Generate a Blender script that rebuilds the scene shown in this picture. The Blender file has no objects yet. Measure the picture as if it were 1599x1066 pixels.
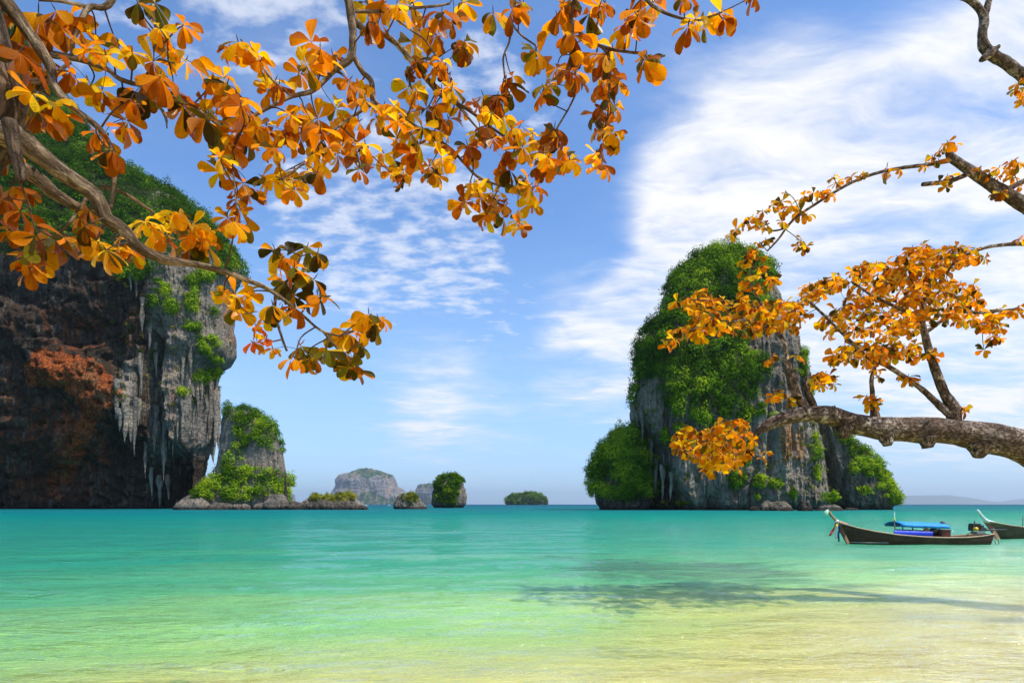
import bpy, math, random
import numpy as np
from mathutils import Vector, Matrix, Quaternion

R = math.radians
random.seed(7)
rng = np.random.default_rng(11)
sc = bpy.context.scene
COL = sc.collection

# ------------------------------------------------------------------ camera, world, sun, exposure
F, CX, HY, CAMZ = 888.3, 799.5, 787.0, 2.4          # focal length and horizon of the photograph, eye height
cam_d = bpy.data.cameras.new("camera")
cam_d.sensor_width = 36.0
cam_d.lens = 20.0
cam_d.shift_y = (HY - 533.0) / 1599.0
cam_d.clip_start = 0.05
cam_d.clip_end = 200000
cam = bpy.data.objects.new("camera", cam_d)
cam.location = (0, 0, CAMZ)
cam.rotation_euler = (R(90), 0, 0)
COL.objects.link(cam)
sc.camera = cam

SUN_EL, SUN_AZ = R(58), R(117)                       # azimuth clockwise from +Y: from the right, a little behind the camera
sd = Vector((math.sin(SUN_AZ) * math.cos(SUN_EL), math.cos(SUN_AZ) * math.cos(SUN_EL), math.sin(SUN_EL)))
sun_d = bpy.data.lights.new("sun", 'SUN')
sun_d.energy = 5.0
sun_d.angle = R(0.53)
sun_d.color = (1.0, 0.95, 0.86)
sun = bpy.data.objects.new("sun", sun_d)
sun.rotation_euler = sd.to_track_quat('Z', 'Y').to_euler()
sun.location = (40, -10, 80)
COL.objects.link(sun)

sc.view_settings.view_transform = 'Standard'
sc.view_settings.look = 'None'
sc.view_settings.exposure = 0.10
sc.view_settings.gamma = 1.0
sc.view_settings.use_curve_mapping = False
sc.cycles.use_denoising = True
sc.cycles.caustics_reflective = False
sc.cycles.caustics_refractive = False
sc.cycles.max_bounces = 8
sc.cycles.volume_bounces = 0
sc.cycles.transparent_max_bounces = 12


class NT:
    """Small helper for building node trees."""
    def __init__(self, tree):
        self.t = tree
        self.n = tree.nodes
        self.l = tree.links

    def node(self, typ, **kw):
        nd = self.n.new(typ)
        for k, v in kw.items():
            setattr(nd, k, v)
        return nd

    def put(self, sock, v):
        if isinstance(v, bpy.types.NodeSocket):
            self.l.new(v, sock)
        elif v is not None:
            if hasattr(sock.default_value, '__len__'):
                v = tuple(v)
                if len(v) == 3 and len(sock.default_value) == 4:
                    v = v + (1.0,)
            sock.default_value = v

    def math(self, op, a, b=None, c=None, clamp=False):
        nd = self.node('ShaderNodeMath', operation=op, use_clamp=clamp)
        self.put(nd.inputs[0], a)
        if b is not None: self.put(nd.inputs[1], b)
        if c is not None: self.put(nd.inputs[2], c)
        return nd.outputs[0]

    def vmath(self, op, a, b=None):
        nd = self.node('ShaderNodeVectorMath', operation=op)
        self.put(nd.inputs[0], a)
        if b is not None:
            self.put(nd.inputs[3 if op == 'SCALE' else 1], b)
        return nd.outputs['Value'] if op in ('DOT_PRODUCT', 'LENGTH') else nd.outputs[0]

    def rng(self, v, a, b, c=0.0, d=1.0, smooth=True):
        nd = self.node('ShaderNodeMapRange', interpolation_type='SMOOTHSTEP' if smooth else 'LINEAR')
        for i, x in enumerate((v, a, b, c, d)):
            self.put(nd.inputs[i], x)
        return nd.outputs[0]

    def noise(self, vec, scale, detail=4, rough=0.55, dist=0.0, color=False):
        nd = self.node('ShaderNodeTexNoise')
        if vec is not None: self.put(nd.inputs['Vector'], vec)
        nd.inputs['Scale'].default_value = scale
        nd.inputs['Detail'].default_value = detail
        nd.inputs['Roughness'].default_value = rough
        nd.inputs['Distortion'].default_value = dist
        return nd.outputs['Color' if color else 'Fac']

    def voronoi(self, vec, scale, feature='F1'):
        nd = self.node('ShaderNodeTexVoronoi', feature=feature)
        self.put(nd.inputs['Vector'], vec)
        nd.inputs['Scale'].default_value = scale
        return nd.outputs['Distance']

    def mapping(self, vec, scale=(1, 1, 1), rot=(0, 0, 0), loc=(0, 0, 0)):
        nd = self.node('ShaderNodeMapping')
        self.put(nd.inputs['Vector'], vec)
        nd.inputs['Scale'].default_value = scale
        nd.inputs['Rotation'].default_value = rot
        nd.inputs['Location'].default_value = loc
        return nd.outputs[0]

    def mix(self, f, a, b, blend='MIX'):
        nd = self.node('ShaderNodeMix', data_type='RGBA', blend_type=blend)
        nd.clamp_factor = True
        self.put(nd.inputs[0], f)
        self.put(nd.inputs[6], a)
        self.put(nd.inputs[7], b)
        return nd.outputs[2]

    def ramp(self, f, stops, interp='LINEAR'):
        nd = self.node('ShaderNodeValToRGB')
        cr = nd.color_ramp
        cr.interpolation = interp
        while len(cr.elements) < len(stops):
            cr.elements.new(0.5)
        for e, (p, c) in zip(cr.elements, stops):
            e.position = p
            e.color = tuple(c) + (1,) if len(c) == 3 else c
        self.put(nd.inputs[0], f)
        return nd.outputs[0]

    def attr(self, name):
        return self.node('ShaderNodeAttribute', attribute_name=name)

    def bump(self, h, strength=0.5, dist=0.1, normal=None):
        nd = self.node('ShaderNodeBump')
        nd.inputs['Strength'].default_value = strength
        nd.inputs['Distance'].default_value = dist
        self.put(nd.inputs['Height'], h)
        if normal is not None: self.put(nd.inputs['Normal'], normal)
        return nd.outputs[0]


def px_dir(px, py):
    return Vector(((px - CX) / F, 1.0, (HY - py) / F)).normalized()


world = bpy.data.worlds.new("World")
sc.world = world
world.use_nodes = True
W = NT(world.node_tree)
W.n.clear()
sky = W.node('ShaderNodeTexSky', sky_type='NISHITA')
sky.sun_disc = False
sky.sun_elevation = SUN_EL
sky.sun_rotation = SUN_AZ
sky.air_density = 1.0
sky.dust_density = 0.6
sky.ozone_density = 3.0
tc = W.node('ShaderNodeTexCoord')
dirv = W.vmath('NORMALIZE', tc.outputs['Generated'])
sep = W.node('ShaderNodeSeparateXYZ'); W.put(sep.inputs[0], dirv)
zz = W.math('MAXIMUM', sep.outputs[2], 0.0)
den = W.math('ADD', zz, 0.14)
comb = W.node('ShaderNodeCombineXYZ')
W.put(comb.inputs[0], W.math('DIVIDE', sep.outputs[0], den))
W.put(comb.inputs[1], W.math('DIVIDE', sep.outputs[1], den))
cp = comb.outputs[0]
# cirrus: a stretched, warped noise thickened where the photograph has its cloud banks
warp = W.vmath('SCALE', W.vmath('SUBTRACT', W.noise(cp, 1.3, 3, color=True), (0.5, 0.5, 0.5)), 0.38)
cpw = W.vmath('ADD', cp, warp)
n1 = W.noise(W.mapping(cpw, (1.0, 1.55, 1), (0, 0, R(38))), 1.7, 8, 0.56)
n2 = W.noise(W.mapping(cpw, (1.0, 2.4, 1), (0, 0, R(34))), 4.6, 7, 0.62, 0.3)
nn = W.math('ADD', W.math('MULTIPLY', n1, 0.66), W.math('MULTIPLY', n2, 0.34))
banks = [(1150, 250, 9, .34), (1250, 215, 8, .26), (1350, 300, 10, .12), (1500, 240, 10, .24), (1590, 150, 6, .18), (1450, 430, 15, .20), (1560, 560, 17, .17),
         (1080, 330, 7, .30), (1060, 400, 5, .20), (950, 560, 8, .40), (1000, 490, 5, .26), (720, 660, 9, .24), (640, 615, 7, .16), (1330, 520, 14, .12),
         (900, 470, 5, .16), (1800, 250, 18, .30), (2300, 250, 26, .35), (-900, 300, 26, .30), (1120, 480, 9, .14)]
cov = None
for (bx, by, rad, g) in banks:
    d = W.vmath('DOT_PRODUCT', dirv, px_dir(bx, by))
    m = W.rng(d, math.cos(R(rad * 1.25)), 1.0, 0.0, g)
    cov = m if cov is None else W.math('ADD', cov, m)
cov = W.math('MINIMUM', cov, 0.54)
nn = W.math('MULTIPLY_ADD', nn, 2.2, -0.62)
dens1 = W.math('MULTIPLY', W.rng(W.math('ADD', nn, cov), 0.52, 1.28), W.rng(cov, 0.0, 0.5, 0.35, 1.0))
veil = W.math('MULTIPLY', W.rng(n1, 0.45, 0.8), 0.10)
# rows of small puffs
n3 = W.noise(W.mapping(cp, (1.0, 1.5, 1), (0, 0, R(8))), 11.0, 5, 0.55, 0.15)
pm = None
for (bx, by, rad, g) in [(620, 345, 11, .34), (520, 370, 9, .26), (700, 370, 8, .24), (740, 110, 5, .26), (440, 30, 5, .24), (810, 180, 5, .2), (560, 300, 7, .18),
                         (780, 500, 6, .16), (1270, 95, 5, .2), (1360, 180, 4, .2), (-400, 300, 20, .2), (200, -300, 22, .22)]:
    d = W.vmath('DOT_PRODUCT', dirv, px_dir(bx, by))
    m = W.rng(d, math.cos(R(rad)), math.cos(R(rad * 0.2)), 0.0, g)
    pm = m if pm is None else W.math('ADD', pm, m)
dens2 = W.math('MULTIPLY', W.rng(W.math('ADD', n3, W.math('MINIMUM', pm, 0.30)), 0.66, 0.98), 0.72)
dens = W.math('MAXIMUM', W.math('MAXIMUM', dens1, dens2), veil)
fade = W.rng(sep.outputs[2], 0.0, 0.10)
dens = W.math('MULTIPLY', dens, fade)
skyc = W.mix(1.0, sky.outputs[0], (0.94, 1.20, 1.46), 'MULTIPLY')
lowc = W.rng(sep.outputs[2], 0.45, 0.0, 0.0, 0.75, smooth=False)
skyc = W.mix(lowc, skyc, (3.0, 4.5, 6.6))            # pale humid air low over the sea
cloudc = W.ramp(W.rng(dens1, 0.2, 1.0), [(0, (.86, .9, 1.0)), (1, (1, 1, 1))])
cloudc = W.vmath('SCALE', cloudc, 6.5)
final = W.mix(dens, skyc, cloudc)
bg = W.node('ShaderNodeBackground')
W.put(bg.inputs[0], final)
bg.inputs[1].default_value = 0.15
wo = W.node('ShaderNodeOutputWorld')
W.l.new(bg.outputs[0], wo.inputs[0])


# ------------------------------------------------------------------ general helpers
def at(px, py, Y):
    """The point seen at pixel (px, py) of the photograph at distance Y."""
    return Vector(((px - CX) * Y / F, Y, CAMZ + (HY - py) * Y / F))


def to_px(P):
    P = np.asarray(P)
    return CX + F * P[..., 0] / P[..., 1], HY - F * (P[..., 2] - CAMZ) / P[..., 1]


def tag(o, label=None, cat=None, group=None, kind=None):
    if label: o['label'] = label
    if cat: o['category'] = cat
    if group: o['group'] = group
    if kind: o['kind'] = kind
    return o


def empty(name, loc, label, cat, group=None):
    o = bpy.data.objects.new(name, None)
    o.empty_display_size = 0.3
    o.location = loc
    COL.objects.link(o)
    tag(o, label, cat, group)
    return o


def mesh_np(name, verts, faces, mat, parent=None, smooth=True, attrs=None, uv=None, cols=None):
    """Fast mesh from numpy arrays (faces: (n,3) or (n,4)); world coordinates, re-based on the parent."""
    V = np.asarray(verts, np.float32).reshape(-1, 3).copy()
    if parent is not None:
        V -= np.array(parent.location, np.float32)
    Fc = np.asarray(faces, np.int32)
    k = Fc.shape[1]
    me = bpy.data.meshes.new(name)
    me.vertices.add(len(V))
    me.vertices.foreach_set('co', V.ravel())
    me.loops.add(Fc.size)
    me.loops.foreach_set('vertex_index', Fc.ravel())
    me.polygons.add(len(Fc))
    me.polygons.foreach_set('loop_start', np.arange(0, Fc.size, k, dtype=np.int32))
    me.polygons.foreach_set('loop_total', np.full(len(Fc), k, np.int32))
    me.polygons.foreach_set('use_smooth', np.full(len(Fc), smooth, bool))
    me.update(calc_edges=True)
    for an, av in (attrs or {}).items():
        a = me.attributes.new(an, 'FLOAT', 'POINT')
        a.data.foreach_set('value', np.asarray(av, np.float32).ravel())
    if cols is not None:
        a = me.attributes.new('tone', 'FLOAT_COLOR', 'POINT')
        a.data.foreach_set('color', np.asarray(cols, np.float32).ravel())
    if uv is not None:
        u = me.uv_layers.new(name='UVMap')
        u.data.foreach_set('uv', np.asarray(uv, np.float32)[Fc.ravel()].ravel())
    me.materials.append(mat)
    o = bpy.data.objects.new(name, me)
    COL.objects.link(o)
    if parent is not None:
        o.parent = parent
    return o


class MB:
    """Collects shapes; build() links them as one mesh object."""
    def __init__(self):
        self.v, self.f = [], []

    def add(self, vs, fs):
        b = len(self.v)
        self.v += [tuple(x) for x in vs]
        self.f += [tuple(i + b for i in f) for f in fs]

    def box(self, c, s, rot=None):
        vs = [Vector((sx * s[0] / 2, sy * s[1] / 2, sz * s[2] / 2)) for sx in (-1, 1) for sy in (-1, 1) for sz in (-1, 1)]
        if rot is not None:
            vs = [rot @ v for v in vs]
        vs = [v + Vector(c) for v in vs]
        self.add(vs, [(0, 1, 3, 2), (4, 6, 7, 5), (0, 4, 5, 1), (2, 3, 7, 6), (0, 2, 6, 4), (1, 5, 7, 3)])

    def tube(self, pts, rad, n=8, cap=True, rough=0.0):
        pts = [Vector(p) for p in pts]
        if not hasattr(rad, '__len__'): rad = [rad] * len(pts)
        vs, fs = [], []
        ref = None
        for i, p in enumerate(pts):
            t = (pts[min(i + 1, len(pts) - 1)] - pts[max(i - 1, 0)]).normalized()
            if ref is None:
                ref = t.orthogonal().normalized()
            ref = (ref - t * ref.dot(t))
            ref = ref.normalized() if ref.length > 1e-6 else t.orthogonal().normalized()
            bi = t.cross(ref)
            for k in range(n):
                a = 2 * math.pi * k / n
                rr = rad[i] * (1 + (rough * (random.random() - .5) if rough else 0))
                vs.append(p + (ref * math.cos(a) + bi * math.sin(a)) * rr)
        for i in range(len(pts) - 1):
            for k in range(n):
                a, b = i * n + k, i * n + (k + 1) % n
                fs.append((a, b, b + n, a + n))
        if cap:
            fs.append(tuple(range(n - 1, -1, -1)))
            fs.append(tuple(range((len(pts) - 1) * n, len(pts) * n)))
        self.add(vs, fs)

    def build(self, name, mat, parent=None, smooth=True):
        me = bpy.data.meshes.new(name)
        off = Vector(parent.matrix_basis.translation) if parent is not None else Vector()
        if parent is not None and parent.parent is not None:
            off += Vector(parent.parent.location)
        me.from_pydata([tuple(Vector(v) - off) for v in self.v], [], self.f)
        me.polygons.foreach_set('use_smooth', [smooth] * len(me.polygons))
        me.materials.append(mat)
        me.update()
        o = bpy.data.objects.new(name, me)
        COL.objects.link(o)
        if parent is not None: o.parent = parent
        return o


_perm = rng.permutation(256).astype(np.int64)
_perm = np.concatenate([_perm, _perm, _perm])
_g = rng.normal(size=(256, 3)); _g /= np.linalg.norm(_g, axis=1)[:, None]


def pnoise(P):
    """Gradient noise, about -0.7..0.7, for an (..., 3) array."""
    P = np.asarray(P, np.float64)
    sh = P.shape[:-1]
    P = P.reshape(-1, 3)
    I = np.floor(P).astype(np.int64)
    f = P - I
    I &= 255
    u = f * f * f * (f * (f * 6 - 15) + 10)
    out = np.zeros(len(P))
    for dx in (0, 1):
        wx = u[:, 0] if dx else 1 - u[:, 0]
        for dy in (0, 1):
            wy = u[:, 1] if dy else 1 - u[:, 1]
            for dz in (0, 1):
                wz = u[:, 2] if dz else 1 - u[:, 2]
                h = _perm[_perm[_perm[(I[:, 0] + dx) & 255] + ((I[:, 1] + dy) & 255)] + ((I[:, 2] + dz) & 255)]
                g = _g[h]
                out += wx * wy * wz * (g[:, 0] * (f[:, 0] - dx) + g[:, 1] * (f[:, 1] - dy) + g[:, 2] * (f[:, 2] - dz))
    return out.reshape(sh)


def fbm(P, octv=4, gain=0.5):
    P = np.asarray(P, np.float64)
    s, a, t = 0, 1.0, 0
    for i in range(octv):
        s = s + a * pnoise(P * (2.03 ** i) + i * 17.3)
        t += a
        a *= gain
    return s / t * 1.6


def inpoly(px, py, poly):
    px, py = np.asarray(px), np.asarray(py)
    c = np.zeros(px.shape, bool)
    n = len(poly)
    for i in range(n):
        x1, y1 = poly[i]
        x2, y2 = poly[(i + 1) % n]
        if y1 == y2: continue
        t = ((y1 > py) != (y2 > py)) & (px < (x2 - x1) * (py - y1) / (y2 - y1) + x1)
        c ^= t
    return c


def gaus(px, py, x, y, sx, sy):
    return np.exp(-((px - x) / sx) ** 2 - ((py - y) / sy) ** 2)


def sstep(a, b, x):
    t = np.clip((x - a) / (b - a), 0, 1)
    return t * t * (3 - 2 * t)


def spline(pts, sub=6):
    """Catmull-Rom through rows of any width."""
    pts = [np.array(p, float) for p in pts]
    if len(pts) < 3:
        sub = max(sub, 3)
    P = [2 * pts[0] - pts[1]] + pts + [2 * pts[-1] - pts[-2]]
    out = []
    for i in range(1, len(P) - 2):
        for k in range(sub):
            t = k / sub
            a, b, c, d = P[i - 1], P[i], P[i + 1], P[i + 2]
            out.append(0.5 * (2 * b + (c - a) * t + (2 * a - 5 * b + 4 * c - d) * t * t + (3 * b - a - 3 * c + d) * t ** 3))
    out.append(pts[-1])
    return out


# ------------------------------------------------------------------ materials
def new_mat(name):
    m = bpy.data.materials.new(name)
    m.use_nodes = True
    t = NT(m.node_tree)
    t.n.clear()
    out = t.node('ShaderNodeOutputMaterial')
    return m, t, out


def principled(t, out, color, rough=0.7, spec=0.3, normal=None, metal=0.0):
    b = t.node('ShaderNodeBsdfPrincipled')
    t.put(b.inputs['Base Color'], color)
    t.put(b.inputs['Roughness'], rough)
    t.put(b.inputs['Specular IOR Level'], spec)
    b.inputs['Metallic'].default_value = metal
    if normal is not None: t.put(b.inputs['Normal'], normal)
    t.l.new(b.outputs[0], out.inputs[0])
    return b


def geo_pos(t):
    return t.node('ShaderNodeNewGeometry').outputs['Position']


def rock_material(name, scale=1.0, dark=(.050, .043, .036), grey=(.30, .29, .28), stain=(.42, .12, .035), veg=(.05, .10, .018)):
    m, t, out = new_mat(name)
    p = geo_pos(t)
    streak = t.noise(t.mapping(p, (1 / scale, 1 / scale, .09 / scale)), 0.45, 7, 0.65, 0.5)
    blot = t.noise(p, 0.09 / scale, 6, 0.62, 0.8)
    fine = t.noise(p, 1.1 / scale, 6, 0.7)
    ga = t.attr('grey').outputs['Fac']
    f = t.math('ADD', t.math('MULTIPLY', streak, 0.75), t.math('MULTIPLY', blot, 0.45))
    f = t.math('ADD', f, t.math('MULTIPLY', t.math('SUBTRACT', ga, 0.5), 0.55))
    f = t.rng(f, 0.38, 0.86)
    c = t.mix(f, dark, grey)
    warm = t.rng(t.noise(p, 0.16 / scale, 5, 0.6), 0.45, 0.75, 0, .55)
    c = t.mix(warm, c, t.mix(f, (.075, .045, .025), (.34, .25, .17)))
    sa = t.attr('stain').outputs['Fac']
    sn = t.rng(t.math('ADD', sa, t.math('MULTIPLY', t.math('SUBTRACT', t.noise(t.mapping(p, (1, 1, .35)), .35 / scale, 6, .65), .5), 1.1)), 0.35, 0.75)
    sc_ = t.mix(t.rng(fine, .35, .6), stain, tuple(x * .28 for x in stain))
    sc_ = t.mix(t.rng(blot, .5, .7, 0, .6), sc_, (.45, .24, .09))
    c = t.mix(t.math('MULTIPLY', sn, .92), c, sc_)
    va = t.attr('veg').outputs['Fac']
    vn = t.rng(t.math('ADD', va, t.math('SUBTRACT', t.noise(p, .5 / scale, 5, .65), .5)), .45, .62)
    vc = t.mix(t.rng(t.noise(p, .8 / scale, 4, .7), .35, .65), tuple(x * .5 for x in veg), veg)
    c = t.mix(vn, c, vc)
    c = t.mix(t.rng(fine, .3, .7, 0, .35), c, t.mix(.5, c, (.02, .018, .016)))
    blk = t.noise(t.mapping(p, (1 / scale, 1 / scale, .055 / scale)), 1.15, 5, .62, .35)
    blk = t.math('MULTIPLY', t.rng(blk, .52, .66), t.rng(blot, .36, .58))
    c = t.mix(t.math('MULTIPLY', blk, t.math('SUBTRACT', .8, t.math('MULTIPLY', vn, .8))), c, (.024, .021, .019))
    tan_ = t.rng(t.noise(t.mapping(p, (1 / scale, 1 / scale, .16 / scale)), .33, 6, .66, .8), .47, .64, 0, .85)
    c = t.mix(t.math('MULTIPLY', tan_, f), c, (.40, .30, .20))
    zs = t.node('ShaderNodeSeparateXYZ'); t.put(zs.inputs[0], p)
    tide = t.rng(t.math('ADD', zs.outputs[2], t.math('MULTIPLY', fine, -1.2)), .2, 1.1, .8, 0)
    c = t.mix(tide, c, (.022, .018, .014))
    ck = t.math('ABSOLUTE', t.math('SUBTRACT', t.noise(t.mapping(p, (1 / scale, 1 / scale, .22 / scale)), .55, 5, .6, .9), .5))
    ck = t.math('MULTIPLY', t.rng(ck, .0, .016, .8, 0), t.rng(blot, .42, .62))
    bed = t.math('ABSOLUTE', t.math('SUBTRACT', t.noise(t.mapping(p, (.16 / scale, .16 / scale, 1 / scale)), .42, 5, .6, .6), .5))
    bed = t.math('MULTIPLY', t.rng(bed, .0, .012, .45, 0), t.rng(streak, .48, .66))
    ck = t.math('MAXIMUM', ck, bed)
    c = t.mix(t.math('MULTIPLY', ck, .75), c, (.018, .015, .012))
    h = t.math('ADD', t.math('MULTIPLY', t.math('SUBTRACT', t.noise(t.mapping(p, (1, 1, .3)), .7 / scale, 8, .7), t.math('MULTIPLY', ck, .5)), 1.0),
               t.math('MULTIPLY', t.voronoi(p, .8 / scale), .35))
    nrm = t.bump(h, 1.0, 1.7 * scale)
    principled(t, out, c, 0.92, 0.12, nrm)
    return m


def leafy_material(name, lo, hi, trans=0.22):
    """Foliage of the rocks: per-leaf tone stored on the mesh, half diffuse and half letting light through."""
    m, t, out = new_mat(name)
    a = t.attr('tint').outputs['Fac']
    c = t.ramp(a, [(0.0, tuple(x * .6 for x in lo)), (.45, lo), (.8, hi), (1.0, (hi[0] * 1.6, hi[1] * 1.2, hi[2] * 1.1))])
    d = t.node('ShaderNodeBsdfDiffuse'); t.put(d.inputs[0], c)
    tr = t.node('ShaderNodeBsdfTranslucent'); t.put(tr.inputs[0], t.mix(.5, c, (hi[0] * 1.6, hi[1] * 1.5, hi[2])))
    mx = t.node('ShaderNodeMixShader'); mx.inputs[0].default_value = trans
    t.l.new(d.outputs[0], mx.inputs[1]); t.l.new(tr.outputs[0], mx.inputs[2])
    t.l.new(mx.outputs[0], out.inputs[0])
    return m


def leaf_material(name, per_object):
    """Thick almond leaf: veined, waxy, glowing when the sun is behind it."""
    m, t, out = new_mat(name)
    if per_object:
        c = t.node('ShaderNodeObjectInfo').outputs['Color']
    else:
        c = t.attr('tone').outputs['Color']
    uv = t.node('ShaderNodeUVMap').outputs[0]
    s = t.node('ShaderNodeSeparateXYZ'); t.put(s.inputs[0], uv)
    across = t.math('ABSOLUTE', t.math('SUBTRACT', s.outputs[0], .5))
    mid = t.rng(across, 0.0, 0.05, 1.0, 0.0)
    lat = t.math('SINE', t.math('MULTIPLY', t.math('SUBTRACT', s.outputs[1], t.math('MULTIPLY', across, .55)), 58.0))
    lat = t.math('MULTIPLY', t.rng(lat, .72, 1.0), .45)
    vein = t.math('MAXIMUM', mid, lat)
    p = geo_pos(t)
    spot = t.rng(t.noise(p, 30, 5, .72), .57, .66)
    c1 = t.mix(t.math('MULTIPLY', vein, .6), c, t.mix(1.0, c, (1.35, 1.75, 1.2), 'MULTIPLY'))
    c1 = t.mix(t.math('MULTIPLY', spot, .55), c1, (.10, .035, .006))
    c1 = t.mix(t.rng(t.noise(p, 9, 3, .6), .4, .7, 0, .35), c1, t.mix(1.0, c1, (.9, .62, .5), 'MULTIPLY'))
    c1 = t.mix(t.rng(s.outputs[1], .35, .0, 0, .5), c1, t.mix(1.0, c1, (1.15, 1.45, 1.0), 'MULTIPLY'))
    rim = t.rng(t.math('ADD', t.math('MAXIMUM', t.math('MULTIPLY', across, 2.1), s.outputs[1]), t.math('MULTIPLY', t.math('SUBTRACT', t.noise(p, 22, 4, .7), .5), .5)), .90, 1.06)
    c1 = t.mix(t.math('MULTIPLY', rim, .6), c1, t.mix(1.0, c1, (.42, .28, .3), 'MULTIPLY'))
    nrm = t.bump(t.math('ADD', vein, t.math('MULTIPLY', t.noise(p, 30, 3), .8)), .5, .012)
    d = t.node('ShaderNodeBsdfDiffuse'); t.put(d.inputs[0], c1); t.put(d.inputs['Normal'], nrm)
    tr = t.node('ShaderNodeBsdfTranslucent'); t.put(tr.inputs[0], t.mix(1.0, c1, (1.25, .95, .6), 'MULTIPLY'))
    g = t.node('ShaderNodeBsdfGlossy'); g.inputs['Roughness'].default_value = .5; t.put(g.inputs['Normal'], nrm)
    g.inputs[0].default_value = (1, .96, .9, 1)
    mx = t.node('ShaderNodeMixShader'); mx.inputs[0].default_value = .62
    t.l.new(d.outputs[0], mx.inputs[1]); t.l.new(tr.outputs[0], mx.inputs[2])
    fr = t.node('ShaderNodeFresnel'); fr.inputs[0].default_value = 1.35
    mx2 = t.node('ShaderNodeMixShader')
    t.l.new(t.math('MULTIPLY', fr.outputs[0], .10), mx2.inputs[0])
    t.l.new(mx.outputs[0], mx2.inputs[1]); t.l.new(g.outputs[0], mx2.inputs[2])
    t.l.new(mx2.outputs[0], out.inputs[0])
    return m


def bark_material(name, base, light, dark, scale=1.0, stretch=.22):
    """Fissured bark whose grain follows the limb (the limb's own coordinates are stored on its mesh)."""
    m, t, out = new_mat(name)
    cb = t.node('ShaderNodeCombineXYZ')
    for k, an in enumerate(('round_x', 'round_y', 'along')):
        t.put(cb.inputs[k], t.attr(an).outputs['Fac'])
    p = cb.outputs[0]
    q = t.mapping(p, (1, 1, stretch))
    w = t.vmath('ADD', q, t.vmath('SCALE', t.noise(p, 6 * scale, 4, color=True), .06 / scale))
    f1 = t.noise(w, 34 * scale, 7, .72)
    f2 = t.noise(w, 11 * scale, 5, .65)
    fis = t.rng(t.math('ABSOLUTE', t.math('SUBTRACT', f2, .5)), .0, .07)
    patch = t.rng(t.noise(p, 3.5 * scale, 6, .68), .44, .64)
    c = t.mix(t.rng(f1, .34, .66), dark, base)
    c = t.mix(t.math('MULTIPLY', patch, t.rng(f1, .38, .6)), c, light)
    c = t.mix(fis, t.mix(.65, c, dark), c)
    h = t.math('ADD', t.math('MULTIPLY', fis, .5), t.math('ADD', f1, t.math('MULTIPLY', f2, .6)))
    principled(t, out, c, .9, .12, t.bump(h, 1.0, .02 / scale))
    return m


def plain(name, col, rough=.6, spec=.3, var=.25, scale=6.0, metal=0.0, bump=.25):
    m, t, out = new_mat(name)
    p = t.node('ShaderNodeTexCoord').outputs['Object']
    n = t.noise(p, scale, 5, .65)
    c = t.mix(t.rng(n, .3, .7), tuple(x * (1 - var) for x in col), tuple(min(1, x * (1 + var)) for x in col))
    principled(t, out, c, t.rng(n, .3, .7, rough - .1, min(1, rough + .1)), spec, t.bump(n, bump, .02), metal)
    return m


def wood_material(name, a, b, weather):
    m, t, out = new_mat(name)
    p = t.node('ShaderNodeTexCoord').outputs['Object']
    grain = t.noise(t.mapping(p, (.5, 6, 9)), 3.0, 7, .7, .3)
    big = t.noise(t.mapping(p, (.6, 1, 1.5)), 1.6, 5, .65)
    c = t.mix(t.rng(grain, .3, .7), a, b)
    c = t.mix(t.math('MULTIPLY', t.rng(big, .48, .68), .7), c, weather)
    s = t.node('ShaderNodeSeparateXYZ'); t.put(s.inputs[0], p)
    plank = t.math('FRACT', t.math('MULTIPLY', s.outputs[2], 5.2))
    seam = t.rng(plank, .0, .08, 1, 0)
    c = t.mix(t.math('MULTIPLY', seam, .6), c, (.02, .014, .01))
    principled(t, out, c, .72, .25, t.bump(t.math('SUBTRACT', grain, seam), .5, .02))
    return m


M = {}
M['rock_cliff'] = rock_material("cliff limestone", 1.0, (.052, .031, .018), (.34, .295, .24), (.58, .14, .03))
M['rock_tower'] = rock_material("tower limestone", 1.0, (.058, .045, .033), (.42, .355, .27), (.68, .28, .08))
M['rock_small'] = rock_material("islet limestone", .6, (.06, .05, .038), (.34, .295, .24), (.40, .17, .08), veg=(.10, .14, .02))
M['rock_far'] = rock_material("far limestone", 25.0, (.06, .055, .05), (.30, .27, .24), (.55, .34, .24), veg=(.05, .115, .02))
M['rock_mid'] = rock_material("wooded islet limestone", 3.0, (.10, .09, .07), (.36, .33, .28), (.40, .2, .1), veg=(.10, .15, .03))
M['green'] = leafy_material("jungle leaves", (.050, .120, .006), (.22, .36, .016))
M['green_dark'] = leafy_material("dark hillside leaves", (.028, .078, .006), (.11, .22, .012))  # deeper green for the left hillside
M['green_yellow'] = leafy_material("dry shrub leaves", (.09, .12, .012), (.26, .28, .025))
M['leaf_obj'] = leaf_material("almond leaf", True)
M['leaf_mass'] = leaf_material("almond leaf mass", False)
M['bark_left'] = bark_material("pale furrowed bark", (.24, .165, .10), (.50, .385, .265), (.06, .038, .022), 1.0)
M['bark_shaded'] = bark_material("shade darkened furrowed trunk bark", (.15, .10, .065), (.30, .22, .15), (.03, .02, .014), .7)  # shadow on the trunk and stub is put into this darker bark tone
M['bark_right'] = bark_material("speckled bark", (.22, .15, .105), (.56, .46, .38), (.035, .024, .018), .62, .6)
M['twig'] = plain("twig bark", (.075, .042, .024), .85, .15, .4, 30)


# ------------------------------------------------------------------ beach and sea
def shore(x, y):
    return y - 0.45 * x


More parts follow.
